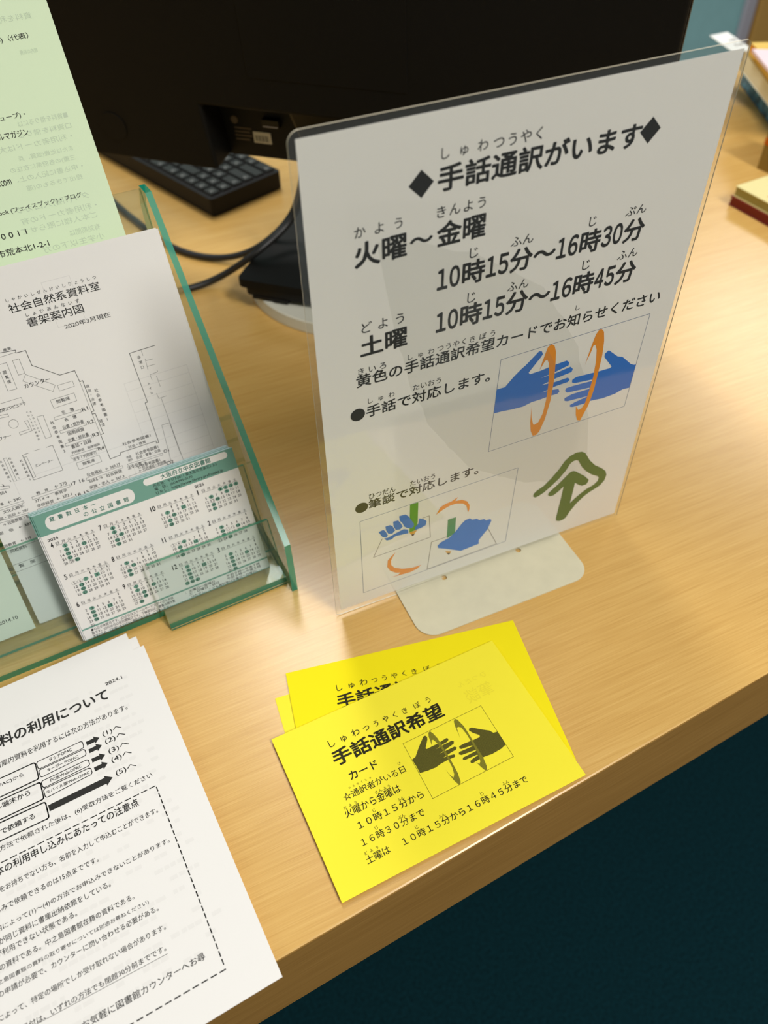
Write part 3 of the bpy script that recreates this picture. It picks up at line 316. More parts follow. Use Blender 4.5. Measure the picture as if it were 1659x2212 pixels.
class MB:
    """mesh gatherer: polygons with a material index"""
    def __init__(s): s.v = []; s.f = []; s.mi = []
    def add(s, verts, faces, mi=0):
        k = len(s.v); s.v += [tuple(p) for p in verts]
        for f in faces: s.f.append(tuple(k + i for i in f)); s.mi.append(mi)
    def box(s, x0, x1, y0, y1, z0, z1, mi=0):
        p = [(x0,y0,z0),(x1,y0,z0),(x1,y1,z0),(x0,y1,z0),(x0,y0,z1),(x1,y0,z1),(x1,y1,z1),(x0,y1,z1)]
        s.add(p, [(3,2,1,0),(4,5,6,7),(0,1,5,4),(1,2,6,5),(2,3,7,6),(3,0,4,7)], mi)
    def prism(s, poly, z0, z1, mi=0, mi_side=None, axes=(0,1,2)):
        """extrude a simple 2-D polygon; axes says where (a, b, depth) go"""
        if mi_side is None: mi_side = mi
        area = sum(poly[i][0]*poly[(i+1)%len(poly)][1]-poly[(i+1)%len(poly)][0]*poly[i][1] for i in range(len(poly)))
        if area < 0: poly = poly[::-1]
        n = len(poly)
        def P(a, b, d):
            r = [0,0,0]; r[axes[0]] = a; r[axes[1]] = b; r[axes[2]] = d; return tuple(r)
        tri = tessellate_polygon([[Vector((a,b,0)) for a,b in poly]])
        k = len(s.v)
        s.v += [P(a,b,z0) for a,b in poly] + [P(a,b,z1) for a,b in poly]
        flip = (axes in ((1,2,0),(0,1,2),(2,0,1)))
        def put(f, m):
            s.f.append(tuple(k+i for i in (f if flip else f[::-1]))); s.mi.append(m)
        for t in tri:
            a,b,c = t
            ar = (poly[b][0]-poly[a][0])*(poly[c][1]-poly[a][1])-(poly[c][0]-poly[a][0])*(poly[b][1]-poly[a][1])
            if ar < 0: a,c = c,a
            put((c,b,a), mi); put((n+a,n+b,n+c), mi)
        for i in range(n):
            j = (i+1)%n
            put((i,j,n+j,n+i), mi_side)
    def build(s, name, mats, parent=None, mw=None, bevel=0.0, smooth=False, segs=2):
        me = bpy.data.meshes.new(name)
        me.from_pydata(s.v, [], s.f)
        for m in (mats if isinstance(mats, (list, tuple)) else [mats]): me.materials.append(m)
        me.polygons.foreach_set('material_index', s.mi)
        if smooth: me.polygons.foreach_set('use_smooth', [True]*len(s.f))
        me.update()
        o = bpy.data.objects.new(name, me)
        link(o, parent)
        if mw is not None:
            if parent is None: o.matrix_world = mw
            else: o.matrix_local = mw
        if bevel > 0:
            bv = o.modifiers.new('bevel', 'BEVEL'); bv.width = bevel; bv.segments = segs; bv.limit_method = 'ANGLE'
            bv.angle_limit = radians(40)
        return o

def rounded(poly, r, n=6):
    """round every corner of a convex polygon; r one number or one per corner"""
    out = []
    N = len(poly)
    for i in range(N):
        rr = r[i] if isinstance(r, (list, tuple)) else r
        p = Vector(poly[i]); a = Vector(poly[i-1]); b = Vector(poly[(i+1) % N])
        if rr <= 0: out.append(tuple(p)); continue
        d1 = (a-p).normalized(); d2 = (b-p).normalized()
        half = d1.angle(d2)/2
        t = rr/math.tan(half); c = p+(d1+d2).normalized()*(rr/sin(half))
        s0 = p+d1*t-c; s1 = p+d2*t-c
        a0 = math.atan2(s0.y, s0.x); a1 = math.atan2(s1.y, s1.x)
        while a1-a0 > pi: a1 -= 2*pi
        while a1-a0 < -pi: a1 += 2*pi
        for k in range(n+1):
            q = a0+(a1-a0)*k/n; out.append((c.x+rr*cos(q), c.y+rr*sin(q)))
    return out
def tube(name, pts, r, m, parent=None, mw=None, res=4):
    cu = bpy.data.curves.new(name, 'CURVE'); cu.dimensions = '3D'; cu.bevel_depth = r; cu.bevel_resolution = res
    cu.resolution_u = 8; cu.use_fill_caps = True
    sp = cu.splines.new('NURBS'); sp.points.add(len(pts)-1)
    for p, q in zip(sp.points, pts): p.co = (*q, 1)
    sp.use_endpoint_u = True; sp.order_u = 4
    t = bpy.data.objects.new(name, cu); COL.objects.link(t)
    bpy.context.view_layer.update()
    me = bpy.data.meshes.new_from_object(t.evaluated_get(bpy.context.evaluated_depsgraph_get()))
    bpy.data.objects.remove(t); me.name = name
    me.materials.clear(); me.materials.append(m)
    me.polygons.foreach_set('use_smooth', [True]*len(me.polygons))
    o = bpy.data.objects.new(name, me); link(o, parent)
    if mw is not None: o.matrix_world = mw
    return o

# ------------------------------------------------------------------ lettering: outlines of the built-in font, kept as flat printed shapes
_gl = {}
_tc = None
BOLD = {0: (4, 0.009), 1: (6, 0.018), 2: (8, 0.028), 3: (0, 0.0)}       # heavier weights: the outline laid down again, nudged around
def glyph(ch, wgt):
    global _tc
    k = (ch, wgt)
    if k in _gl: return _gl[k]
    if _tc is None:
        cu = bpy.data.curves.new('lettering', 'FONT'); cu.resolution_u = 3
        _tc = bpy.data.objects.new('lettering', cu); COL.objects.link(_tc)
    cu = _tc.data
    def get(s):
        cu.body = s
        bpy.context.view_layer.update()
        e = _tc.evaluated_get(bpy.context.evaluated_depsgraph_get())
        me = bpy.data.meshes.new_from_object(e)
        v = [(p.co.x, p.co.y) for p in me.vertices]; f = [tuple(p.vertices) for p in me.polygons]
        bpy.data.meshes.remove(me); return v, f
    if ch in ' \u3000':
        r = ([], [], 0.3 if ch == ' ' else 1.0)
    else:
        v, f = get(ch)
        nb, rb = BOLD[wgt]
        v0, f0 = v, f
        for i in range(nb):
            q = 2*pi*(i+0.5)/nb; k0 = len(v)
            v = v+[(x+rb*cos(q), y+rb*sin(q)) for x, y in v0]
            f = f+[tuple(k0+j for j in t) for t in f0]
        if ord(ch) > 0x2fff: adv = 1.0
        else:
            a, _ = get('H' + ch + 'H'); b, _ = get('HH')
            adv = max(p[0] for p in a) - max(p[0] for p in b)
        r = (v, f, adv)
    _gl[k] = r
    return r
def free_lettering():
    global _tc
    if _tc is not None:
        d = _tc.data; bpy.data.objects.remove(_tc); bpy.data.curves.remove(d); _tc = None

class Print:
    """printed marks in sheet coordinates (millimetres), one colour index per face"""
    def __init__(s): s.v = []; s.f = []; s.mi = []
    def put(s, pts, faces, col, lev=0, per=1):
        k = len(s.v)
        m = max(1, len(pts)//per)                        # each layer of ink a hair above the last
        s.v += [(x, y, lev+i//m) for i, (x, y) in enumerate(pts)]
        for f in faces: s.f.append(tuple(k+i for i in f)); s.mi.append(col)
    def text(s, t):
        txt, u0, v0, L, h, wgt, mode, col, ang, mir = t
        gs = []; x = 0.0
        for ch in txt:
            if mode == 'H' and ch.isdigit(): ch = chr(ord(ch)+0xFEE0)
            v, f, adv = glyph(ch, wgt)
            if mode == 'H' and 0xFF10 <= ord(ch) <= 0xFF19 and v:
                xs = [p[0] for p in v]; wd = max(xs)-min(xs); sx = min(1.0, 0.43/max(wd, .2)); cx = (max(xs)+min(xs))/2
                v = [((px-cx)*sx+0.25, py*1.08) for px, py in v]; adv = 0.5
            gs.append((v, f, x)); x += adv
        ink = [(p[0]+o, p[1]) for v, f, o in gs for p in v]
        x0 = min(p[0] for p in ink); x1 = max(p[0] for p in ink); y0 = min(p[1] for p in ink); y1 = max(p[1] for p in ink)
        trk = 0.0
        if mode == 'T':
            sy = h/(y1-y0); sx = sy
            n = max(1, len([1 for v, f, o in gs])-1)
            if sx*(x1-x0) > L: sx = L/(x1-x0)
            trk = (L-sx*(x1-x0))/n
        else:
            sx = L/max(1e-6, x1-x0); sy = h/max(1e-6, y1-y0)
            if len(txt) > 1 and y1-y0 > .5: sy = max(min(sy, sx*1.3), sx*0.75)
        ca, sa = cos(radians(ang)), sin(radians(ang))
        for i, (v, f, o) in enumerate(gs):
            q = []
            for px, py in v:
                a = (px+o-x0)*sx+trk*i; b = (py-y0)*sy
                if mir: a = L-a
                q.append((u0+a*ca-b*sa, v0+a*sa+b*ca))
            s.put(q, [ff[::-1] for ff in f] if mir else f, col, 0, BOLD[wgt][0]+1)
    def vtext(s, t):
        txt, xa, ya, xb, yb, sz, wgt = t
        n = max(1, len(txt)-1)
        for i, ch in enumerate(txt):
            v, f, adv = glyph(ch, wgt)
            if not v: continue
            cx = xa+(xb-xa)*i/n; cy = ya+(yb-ya)*i/n
            s.put([(cx+(p[0]-adv/2)*sz, cy+(p[1]-0.37)*sz) for p in v], f, 0, 0, BOLD[wgt][0]+1)
    def poly(s, col, pts, lev=0):
        tri = tessellate_polygon([[Vector((a, b, 0)) for a, b in pts]])
        fs = []
        for a, b, c in tri:
            ar = (pts[b][0]-pts[a][0])*(pts[c][1]-pts[a][1])-(pts[c][0]-pts[a][0])*(pts[b][1]-pts[a][1])
            fs.append((a, b, c) if ar > 0 else (c, b, a))
        s.put(pts, fs, col, lev)
    def line(s, wd, col, closed, pts, lev=0):
        if closed == 2: pts = rounded(pts, 1.3, 4)
        n = len(pts)
        for i in range(n if closed else n-1):
            a = Vector(pts[i]); b = Vector(pts[(i+1) % n]); d = (b-a)
            if d.length < 1e-6: continue
            d.normalize(); e = d*(wd/2); nn = Vector((-d.y, d.x))*(wd/2)
            s.put([tuple(a-e-nn), tuple(b+e-nn), tuple(b+e+nn), tuple(a-e+nn)], [(0, 1, 2, 3)], col, lev)
    def ellipse(s, cx, cy, rx, ry, col, lev=0, n=24, ring=0.0):
        o = [(cx+rx*cos(2*pi*i/n), cy+ry*sin(2*pi*i/n)) for i in range(n)]
        if ring <= 0: s.put(o, [tuple(range(n))], col, lev)
        else:
            q = [(cx+(rx-ring)*cos(2*pi*i/n), cy+(ry-ring)*sin(2*pi*i/n)) for i in range(n)]
            s.put(o+q, [(i, (i+1) % n, n+(i+1) % n, n+i) for i in range(n)], col, lev)
    def rect(s, x0, x1, y0, y1, col, lev=0):
        s.put([(x0, y0), (x1, y0), (x1, y1), (x0, y1)], [(0, 1, 2, 3)], col, lev)
    def shift(s, dx, dy):
        s.v = [(x+dx, y+dy, l) for x, y, l in s.v]; return s
    def load(s, T, V, P, Ln):
        for i, (col, sm, pts) in enumerate(P): s.poly(col, pts, 1+i)
        for wd, col, cl, pts in Ln: s.line(wd, col, cl, pts, 0)
        for t in T: s.text(t)
        for t in V: s.vtext(t)
        return s

def sheet_mesh(name, wmm, hmm, tmm, mats, prints=None, warp=None, edge=None, grid=None, radius=0.0):
    """sheet of paper lying in its own xy plane (metres), front at z=0, printed shapes a hair above.
    mats[0] is the paper, mats[1:] the inks; warp(x, y, z) -> point bends the finished sheet"""
    mb = MB()
    x1, y1, t = wmm/1000, hmm/1000, tmm/1000
    if radius:
        mb.prism(rounded([(0, 0), (x1, 0), (x1, y1), (0, y1)], radius/1000), -t, 0, 0)
    else:
        nx, ny = grid or (1, 1)
        for zz, rev in ((0, False), (-t, True)):
            vs = [(x1*i/nx, y1*j/ny, zz) for j in range(ny+1) for i in range(nx+1)]
            fs = []
            for j in range(ny):
                for i in range(nx):
                    a = j*(nx+1)+i; q = (a, a+1, a+nx+2, a+nx+1)
                    fs.append(q[::-1] if rev else q)
            mb.add(vs, fs, 0)
        rim = [(x1*i/nx, 0) for i in range(nx)]+[(x1, y1*j/ny) for j in range(ny)]+[(x1-x1*i/nx, y1) for i in range(nx)]+[(0, y1-y1*j/ny) for j in range(ny)]
        n = len(rim)
        mb.add([(a, b, -t) for a, b in rim]+[(a, b, 0) for a, b in rim], [(i, (i+1) % n, n+(i+1) % n, n+i) for i in range(n)], 0 if edge is None else edge)
    if prints is not None:
        mb.add([(x/1000, y/1000, 0.00005+0.000004*lv) for x, y, lv in prints.v], prints.f, 0)
        mb.mi[-len(prints.f):] = [c+1 for c in prints.mi]
    if warp: mb.v = [tuple(warp(*p)) for p in mb.v]
    me = bpy.data.meshes.new(name); me.from_pydata(mb.v, [], mb.f)
    for m in mats: me.materials.append(m)
    me.polygons.foreach_set('material_index', mb.mi); me.update()
    return me
def place(name, me, mw, parent=None):
    o = bpy.data.objects.new(name, me); link(o, parent)
    if parent is None: o.matrix_world = mw
    else: o.matrix_local = mw
    return o

# ================================================================== SETTING
mb = MB(); mb.box(-4, 5, -3, 5.5, -0.02, 0)
tag(mb.build('floor', M['carpet']), kind='structure')

# the service counter: thick desktop with a set-back panel below
desk = empty('service_counter', Matrix.Translation((0, 0, 0)), 'light wood laminate service counter holding the signs, monitor and leaflets', 'desk')
YE = 0.1157
mb = MB()
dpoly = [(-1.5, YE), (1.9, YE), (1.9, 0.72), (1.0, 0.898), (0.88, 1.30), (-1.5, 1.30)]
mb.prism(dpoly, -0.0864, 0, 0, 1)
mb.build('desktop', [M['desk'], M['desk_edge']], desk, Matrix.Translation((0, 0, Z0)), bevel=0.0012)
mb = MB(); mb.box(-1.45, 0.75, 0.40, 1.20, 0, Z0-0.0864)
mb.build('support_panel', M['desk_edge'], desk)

# office partition and cabinet beyond the counter
prt = empty('office_partition', Matrix.Translation((1.2, 2.0, 0)), 'blue-grey fabric office partition with grey post beyond the counter', 'partition')
mb = MB(); mb.box(-1.6, 1.175, 0, 0.04, 0.06, 1.5)
mb.build('fabric_panel', M['partition'], prt, bevel=0.004)
mb = MB(); mb.box(1.175, 1.222, -0.012, 0.052, 0, 1.52)
mb.build('frame_post', M['post'], prt, bevel=0.006, segs=3)
mb = MB(); mb.box(-1.6, 1.175, -0.01, 0.05, 0, 0.06)
mb.build('bottom_rail', M['post'], prt)
cab = empty('wooden_cabinet', Matrix.Translation((2.43, 1.98, 0)), 'brown wooden cabinet beside the grey partition post, upper right', 'cabinet')
mb = MB(); mb.box(0, 0.9, 0, 0.4, 0.05, 1.5)
mb.build('body', M['cabinet'], cab, bevel=0.003)
mb = MB(); mb.box(0.01, 0.89, 0.02, 0.38, 0, 0.05)
mb.build('plinth', M['cabinet_dark'], cab)

# ================================================================== LAMINATED NOTICE ON A BOOKEND
Sc = [Vector((0.11345, 0.28148, 0.3010)), Vector((0.32252, 0.26499, 0.3020)), Vector((0.32163, 0.26234, 0.0032)), Vector((0.11332, 0.28103, 0.0049))]  # TL TR BR BL
so = Sc[3]
sgn_mw = frame((so.x, so.y, so.z+Z0), Sc[2]-Sc[3], Sc[0]-Sc[3])
inv = sgn_mw.to_3x3().inverted()
loc = [inv @ (c-so) for c in Sc]
def sign_warp(x, y, z):
    a = x/0.210; b = y/0.297
    p = loc[3]*(1-a)*(1-b)+loc[2]*a*(1-b)+loc[1]*a*b+loc[0]*(1-a)*b
    return (p.x, p.y, p.z+z)
pr = Print().load(SG_T, SG_V, SG_P, SG_L)
sign_mats = [M['sign_paper'], M['ink'], M['blue'], M['orange'], M['green'], M['green2'], M['line_blue'], M['line_grey'], M['pencil_yellow'], M['logo_green']]
pr.mi = [8 if (c == 4 and False) else c for c in pr.mi]
notice = empty('laminated_notice', sgn_mw, 'white laminated A4 notice with large black lettering and blue hand pictograms, standing upright', 'notice')
me = sheet_mesh('printed_sheet', 210, 297, 0.12, sign_mats, pr, sign_warp, grid=(6, 8))
place('printed_sheet', me, Matrix.Identity(4), notice)
mb = MB()
film = rounded([(-3.3, -4.3), (212.7, -4.3), (212.7, 300.4), (-3.3, 300.4)], [2.5, 2.5, 2.5, 5.0], 8)
mb.prism([(a/1000, b/1000) for a, b in film], -0.00032, 0.00032, 0, 1)
mb.v = [tuple(sign_warp(*p)) for p in mb.v]
mb.build('laminating_film', [M['film'], M['film_edge']], notice)

bk = empty('metal_bookend', yawm(0.1526, 0.2757, 0, -4.65), 'cream painted steel bookend whose flat foot holds the laminated notice upright', 'bookend')
# foot with rounded front corners, bending up into the back plate; two round relief holes at the bend
foot = rounded([(0, 0.001), (0, -0.0385), (0.125, -0.0385), (0.125, 0.001)], [0, 0.0125, 0.0125, 0], 10)
mb = MB(); mb.prism(foot, 0.0001, 0.0009, 0)
fo = mb.build('foot_plate', M['base_metal'], bk)
prof = [(0.001, 0.0001), (0.0030, 0.0003), (0.0044, 0.0012), (0.0050, 0.0030), (0.0050, 0.155), (0.0042, 0.155), (0.0042, 0.0034), (0.0038, 0.0020), (0.0028, 0.0011), (0.001, 0.0009)]
mb = MB(); mb.prism(prof, 0, 0.125, 0, axes=(1, 2, 0))
up = mb.build('back_plate', M['base_metal'], bk)
mbh = MB()
for hx in (0.0341, 0.0913):
    mbh.prism([(hx+0.0019*cos(2*pi*i/20), 0.0006+0.0019*sin(2*pi*i/20)) for i in range(20)], -0.01, 0.01)
cut = mbh.build('hole_cutter', M['base_metal'], bk)
for o in (fo, up):
    bo = o.modifiers.new('holes', 'BOOLEAN'); bo.operation = 'DIFFERENCE'; bo.object = cut; bo.solver = 'EXACT'
bpy.context.view_layer.update()
dg = bpy.context.evaluated_depsgraph_get()
for o in (fo, up):
    me = bpy.data.meshes.new_from_object(o.evaluated_get(dg)); o.modifiers.clear(); o.data = me
bpy.data.objects.remove(cut)

# ================================================================== YELLOW REQUEST CARDS
pr = Print()
pr.text(('筆談', 112, 66, 18, 9, 3, 'S', 3, 0, 1)); pr.text(('ひつだん', 112, 78, 19, 3.6, 3, 'T', 3, 0, 1))
pr.load(CD_T, CD_V, CD_P, CD_L)
cm = [M['yellow'], M['ink_olive'], M['toner_dark'], M['toner_mid'], M['yellow_ghost']]
card_me = sheet_mesh('request_card', 146.95, 97.88, 0.35, cm, pr)
cards = [
 (0.0355, 0.1489, 0.0004, -9.37, 'bright yellow printed card at the bottom of the pile, left corner sticking out'),
 (0.0409, 0.1627, 0.0009, -13.84, 'bright yellow printed card second from the bottom, right corner sticking out nearest the bookend'),
 (0.0390, 0.1628, 0.0014, -14.67, 'bright yellow printed card turned clockwise directly under the top card'),
 (0.03523, 0.12315, 0.0027, -2.20, 'yellow card with sign language pictogram and opening times on top of the pile'),
]
deep_me = card_me.copy(); deep_me.materials[0] = M['yellow_less_glare']
for i, (x, y, z, a, lb) in enumerate(cards):
    o = place('request_card', deep_me if i in (1, 2) else card_me, yawm(x, y, z, a))
    tag(o, lb, 'card', 'yellow request cards')

# ================================================================== A5 LEAFLETS AT THE COUNTER EDGE
pr = Print()
random.seed(11)
for k in range(26):                       # faint print showing through from the back, in short runs
    y = 192-6.6*k+random.uniform(-.5, .5); x = 18+random.uniform(0, 30)
    while x < 130:
        L = random.uniform(2.0, 5.0)
        if random.random() < 0.55: pr.rect(x, x+L, y, y+2.1, 1)
        x += L+random.uniform(0.5, 1.6)
pr.load(SH_T, SH_V, SH_P, SH_L)
top_me = sheet_mesh('guide_leaflet', 148, 209.5, 0.25, [M['white'], M['ink_grey'], M['grey_ghost']], pr)
o = place('guide_leaflet', top_me, yawm(-0.1517, 0.1051, 0.0060, 0.67))
tag(o, 'printed white leaflet with black arrows and dashed frame, topmost of its stack', 'leaflet', 'white guide leaflets at the counter edge')
blank = sheet_mesh('guide_leaflet', 148, 209.5, 1.7, [M['white']])
for (x, y, z, a, lb) in ((-0.1567, 0.1183, 0.0055, 1.2, 'white leaflets directly under the top guide leaflet, back edge showing'),
                         (-0.1542, 0.1159, 0.0037, 0.6, 'white leaflets in the middle of the stack, corner peeping out at the back'),
                         (-0.1545, 0.1150, 0.0019, 0.6, 'white leaflets at the bottom of the stack against the wood')):
    o = place('guide_leaflet', blank, yawm(x, y, z, a))
    tag(o, lb, 'leaflet', 'white guide leaflets at the counter edge')

# ================================================================== ACRYLIC LEAFLET HOLDER
YW = radians(-0.85); LN = radians(26.57)
Uh = Vector((cos(YW), sin(YW), 0))
Vh = Matrix.Rotation(YW, 3, 'Z') @ Vector((0, sin(LN), cos(LN)))
hold = empty('leaflet_holder', yawm(0, 0, 0, -0.85), 'clear acrylic desktop leaflet holder with glowing green edges', 'leaflet holder')
am = [M['acrylic'], M['acrylic_edge']]
am2 = [M['acrylic'], M['acrylic_edge2']]
# holder coordinates: x along its width, y away from the viewer, z up (yaw of the empty is tiny)
side = [(0.3148, 0.0), (0.3158, 0.045), (0.4935, 0.1985), (0.5100, 0.1965), (0.520, 0.180), (0.505, 0.0)]
for x0 in (0.0925, -0.1500):
    mb = MB(); mb.prism(side, x0-0.0040, x0, 0, 1, axes=(1, 2, 0))
    mb.build('side_panel', am, hold)
X0, X1 = -0.1458, 0.0883
mb = MB(); mb.prism([(X0, 0.336), (0.0083, 0.336), (0.0083, 0.3240), (X1, 0.3240), (X1, 0.500), (X0, 0.500)], 0.0005, 0.0056, 0, 1)
mb.build('base_plate', am2, hold)
def slant(y0, z0, hgt, t, xa, xb, name, lean=LN):
    """panel leaning back; y0,z0 = foot of its front face"""
    e = (sin(lean), cos(lean)); n = (cos(lean), -sin(lean))
    q = [(y0, z0), (y0+e[0]*hgt, z0+e[1]*hgt), (y0+e[0]*hgt+n[0]*t, z0+e[1]*hgt+n[1]*t), (y0+n[0]*t, z0+n[1]*t)]
    mb = MB()
    vs = [(x, y, z) for x in (xa, xb) for y, z in q]
    mb.add(vs, [(0, 4, 5, 1), (2, 6, 7, 3)], 0)
    mb.add(vs, [(1, 5, 6, 2), (3, 7, 4, 0), (0, 1, 2, 3), (7, 6, 5, 4)], 1)
    return mb.build(name, am2, hold)
slant(0.3222, 0.0008, 0.0475, 0.0038, 0.0083, X1, 'card_lip')
slant(0.3500, 0.0052, 0.0640, 0.0038, X0, X1, 'pocket_panel')
slant(0.4120, 0.0052, 0.2130, 0.0035, X0, X1, 'back_panel')
mb = MB(); mb.prism([(X0, 0.4020), (X1, 0.4020), (X1, 0.4240), (X0, 0.4240)], 0.0440, 0.0475, 0, 1)
mb.build('rear_shelf', am2, hold)

# ---- map leaflets in the front pocket
def slanted(O, U=Uh, V=Vh): return frame((O[0], O[1], O[2]+Z0), U, V)
Nh = Uh.cross(Vh)
MO = Vector((-0.0594, 0.3648, 0.0060))
pr = Print()
for q in ([(100, 128), (140, 128), (140, 66), (100, 66)], [(76, 196), (92, 196), (92, 170), (76, 170)], [(20, 92), (88, 92), (88, 40), (20, 40)]):
    pr.line(0.25, 1, 1, q)
for k in range(8): pr.line(0.2, 1, 0, [(100, 74+7*k), (140, 74+7*k)])
pr.load(MP_T, MP_V, MP_P, MP_L)
mm = [M['white_thin'], M['ink_grey'], M['grey_ghost']]
map_me = sheet_mesh('floor_map_leaflet', 148, 209.5, 0.2, mm, pr)
o = place('floor_map_leaflet', map_me, slanted(MO))
tag(o, 'white floor map leaflet at the front of the acrylic holder pocket', 'leaflet', 'floor map leaflets')
plain = sheet_mesh('floor_map_leaflet', 148, 209.5, 1.2, [M['white']])
for k, (du, dv, lb) in enumerate(((0.0012, -0.0006, 'white leaflets just behind the front floor map in the holder'), (0.0004, -0.0010, 'white leaflets rearmost behind the floor map in the holder'))):
    o = place('floor_map_leaflet', plain, slanted(MO+Uh*du+Vh*dv-Nh*(0.0005+0.0016*k)))
    tag(o, lb, 'leaflet', 'floor map leaflets')
pr = Print().load(SL_T, SL_V, SL_P, SL_L).shift(112.6, 0)
slip_me = sheet_mesh('dated_leaflet', 110, 209.5, 0.4, [M['cream'], M['ink']], pr, warp=lambda x, y, z: (x-0.1126, y, z))
o = place('dated_leaflet', slip_me, slanted(MO+Nh*0.004))
tag(o, 'pale leaflet dated in serif type, left of the map behind clear pocket panel', 'leaflet')
# ---- green leaflet in the rear tier
pr = Print().load(GR_T, GR_V, GR_P, GR_L).shift(136.2, -50)
gm = [M['green_paper'], M['ink_grey'], M['green_ghost']]
g_me = sheet_mesh('green_leaflet', 210, 297, 0.25, gm, pr, warp=lambda x, y, z: (x-0.1362, y+0.050, z))
o = place('green_leaflet', g_me, slanted(Vector((0, 0.385, 0))))
tag(o, 'pale green leaflet with black text standing in the rear tier of the acrylic holder', 'leaflet')

# ---- calendar cards in the small front pocket
cy = radians(-0.848); cl = radians(26.574)
Uc = Vector((cos(cy), sin(cy), 0)); Vc = Matrix.Rotation(cy, 3, 'Z') @ Vector((0, sin(cl), cos(cl))); Nc = Uc.cross(Vc)
CO = Vector((-0.03647, 0.33717, 0.00592))
pr = Print()
W_, H_ = 123.73, 86.87
pr.rect(0, W_, 73.2, H_, 2, -6)
pr.rect(0, W_, 7.0, 8.1, 2, -6)
pr.rect(0, W_, 0, 0.5, 2, -6)
pr.poly(3, rounded([(5.2, 74.8), (58.4, 74.8), (58.4, 84.0), (5.2, 84.0)], 4.2, 8), -3)
pr.poly(3, rounded([(65.6, 81.6), (119.6, 81.6), (119.6, 85.9), (65.6, 85.9)], 2.1, 8), -3)
def month(num, ox, oy, first, days, filled, ring, square):
    dx, dy = 3.49, 2.72
    for i, d in enumerate('日月火水木金土'):
        pr.text((d, ox+dx*i-0.95, oy-0.75, 1.9, 1.75, 0, 'S', 0, 0, 0))
    pr.rect(ox-1.3, ox+dx*6+1.3, oy-1.25, oy-1.12, 0, 0)
    n = str(num)
    pr.text((n, ox-2.45-(1.5 if len(n) < 2 else 3.1), oy-1.6, (0.7 if n == '1' else 1.5) if len(n) < 2 else (2.3 if n == '11' else 3.1), 3.4, 2, 'S', 0, 0, 0))
    for d in range(1, days+1):
        k = first+d-1; r, c = divmod(k, 7)
        x = ox+dx*c; y = oy-2.75-dy*r
        if d in square: pr.rect(x-1.5, x+1.5, y-1.25, y+1.25, 2, -4)
        if d in filled or d in square: pr.ellipse(x, y, 1.55, 1.25, 4, 2, 20)
        elif d in ring: pr.ellipse(x, y, 1.6, 1.28, 0, -2, 20, 0.1)
        t = str(d); wd = 1.0 if len(t) == 1 else 2.15
        if t == '1': wd = 0.5
        if t in ('11',): wd = 1.5
        pr.text((t, x-wd/2, y-0.86, wd, 1.72, 0, 'S', 0, 0, 0))
cx = (6.95, 35.9, 69.5, 98.2); ry = (66.3, 44.5, 24.8)
cal = [(4, 1, 30, (1, 8, 11, 15, 22, 30), (29,), ()), (5, 3, 31, (7, 13, 20, 27), (3, 4, 5, 6), (9,)), (6, 6, 30, (3, 10, 17, 24), (), (13,)),
       (7, 1, 31, (1, 8, 16, 22, 29), (15,), ()), (8, 4, 31, (5, 13, 19, 26), (11, 12), ()), (9, 0, 30, (2, 9, 12, 17, 24, 30), (16, 22, 23), ()),
       (10, 2, 31, (7, 15, 21, 28), (14,), (10,)), (11, 5, 30, (5, 11, 18, 25), (3, 4, 23), (14,)), (12, 0, 31, (2, 9, 16, 23, 29, 30, 31), (), (12,)),
       (1, 3, 31, (1, 2, 3, 4, 6, 9, 14, 20, 27), (13,), ()), (2, 6, 28, (3, 10, 13, 17, 25), (11, 23, 24), ()), (3, 6, 31, (3, 10, 13, 17, 24, 31), (20,), ())]
for i, (n, f, dd, a, b, c) in enumerate(cal): month(n, cx[i//3], ry[i % 3], f, dd, a, b, c)
for t in CL_T:
    pr.text(t)

cal_mats = [M['white'], M['ink'], M['teal'], M['teal_mid'], M['white'], M['teal_dot'], M['pale_blue']]
c_me = sheet_mesh('calendar_card', W_, H_, 0.5, cal_mats, pr, edge=6)
o = place('calendar_card', c_me, slanted(CO, Uc, Vc))
tag(o, 'front calendar card with teal header and twelve month grids in the small front pocket', 'calendar card', 'library calendar cards')
random.seed(4)
pb = Print(); pb.rect(0, W_, 73.2, H_, 2, 1)
cb_me = sheet_mesh('calendar_card', W_, H_, 0.5, cal_mats, pb, edge=6)
offs = [(-0.9, 0.1), (-1.0, 0.2), (-1.9, 0.0), (-1.8, 0.4), (-1.5, 0.3), (-2.0, 0.6), (-1.6, 0.2), (-1.9, 0.5), (-2.2, 0.1), (-1.7, 0.3), (-2.0, 0.4), (-1.8, 0.2)]
for k, (du, dv) in enumerate(offs):
    o = place('calendar_card', cb_me, slanted(CO+Uc*du*0.001+Vc*dv*0.001-Nc*(0.00075*(k+1)), Uc, Vc))
    tag(o, 'calendar card stacked behind the front calendar card, only its edge showing', 'calendar card', 'library calendar cards')

# ================================================================== MONITOR (seen from behind)
p0 = Vector((0.20182, 0.69629, 0.1100)); mm_ = Vector((0.69466, -0.71934, 0)); up_ = Vector((-0.06269, -0.06054, 0.99619))
mon_mw = frame((p0.x, p0.y, p0.z+Z0), mm_, up_)          # x along the width, y up the tilted back, z towards the viewer
bt = radians(-46)
base_mw = Matrix.Translation((0.20182, 0.69629, Z0)) @ Matrix.Rotation(bt, 4, 'Z')   # x along width, -y towards viewer
mon = empty('computer_monitor', Matrix.Translation((0.3105, 0.6414, Z0+0.012)), 'large black computer monitor seen from behind with recessed port bay', 'monitor')
def child(mb, name, mats, mw, **k):
    o = mb.build(name, mats, None, None, **k)
    o.parent = mon
    o.matrix_local = Matrix.Translation((0.3105, 0.6414, Z0+0.012)).inverted() @ mw
    return o
bpy.context.view_layer.update()
a0, a1, tt = -0.140, 0.3705, 0.325
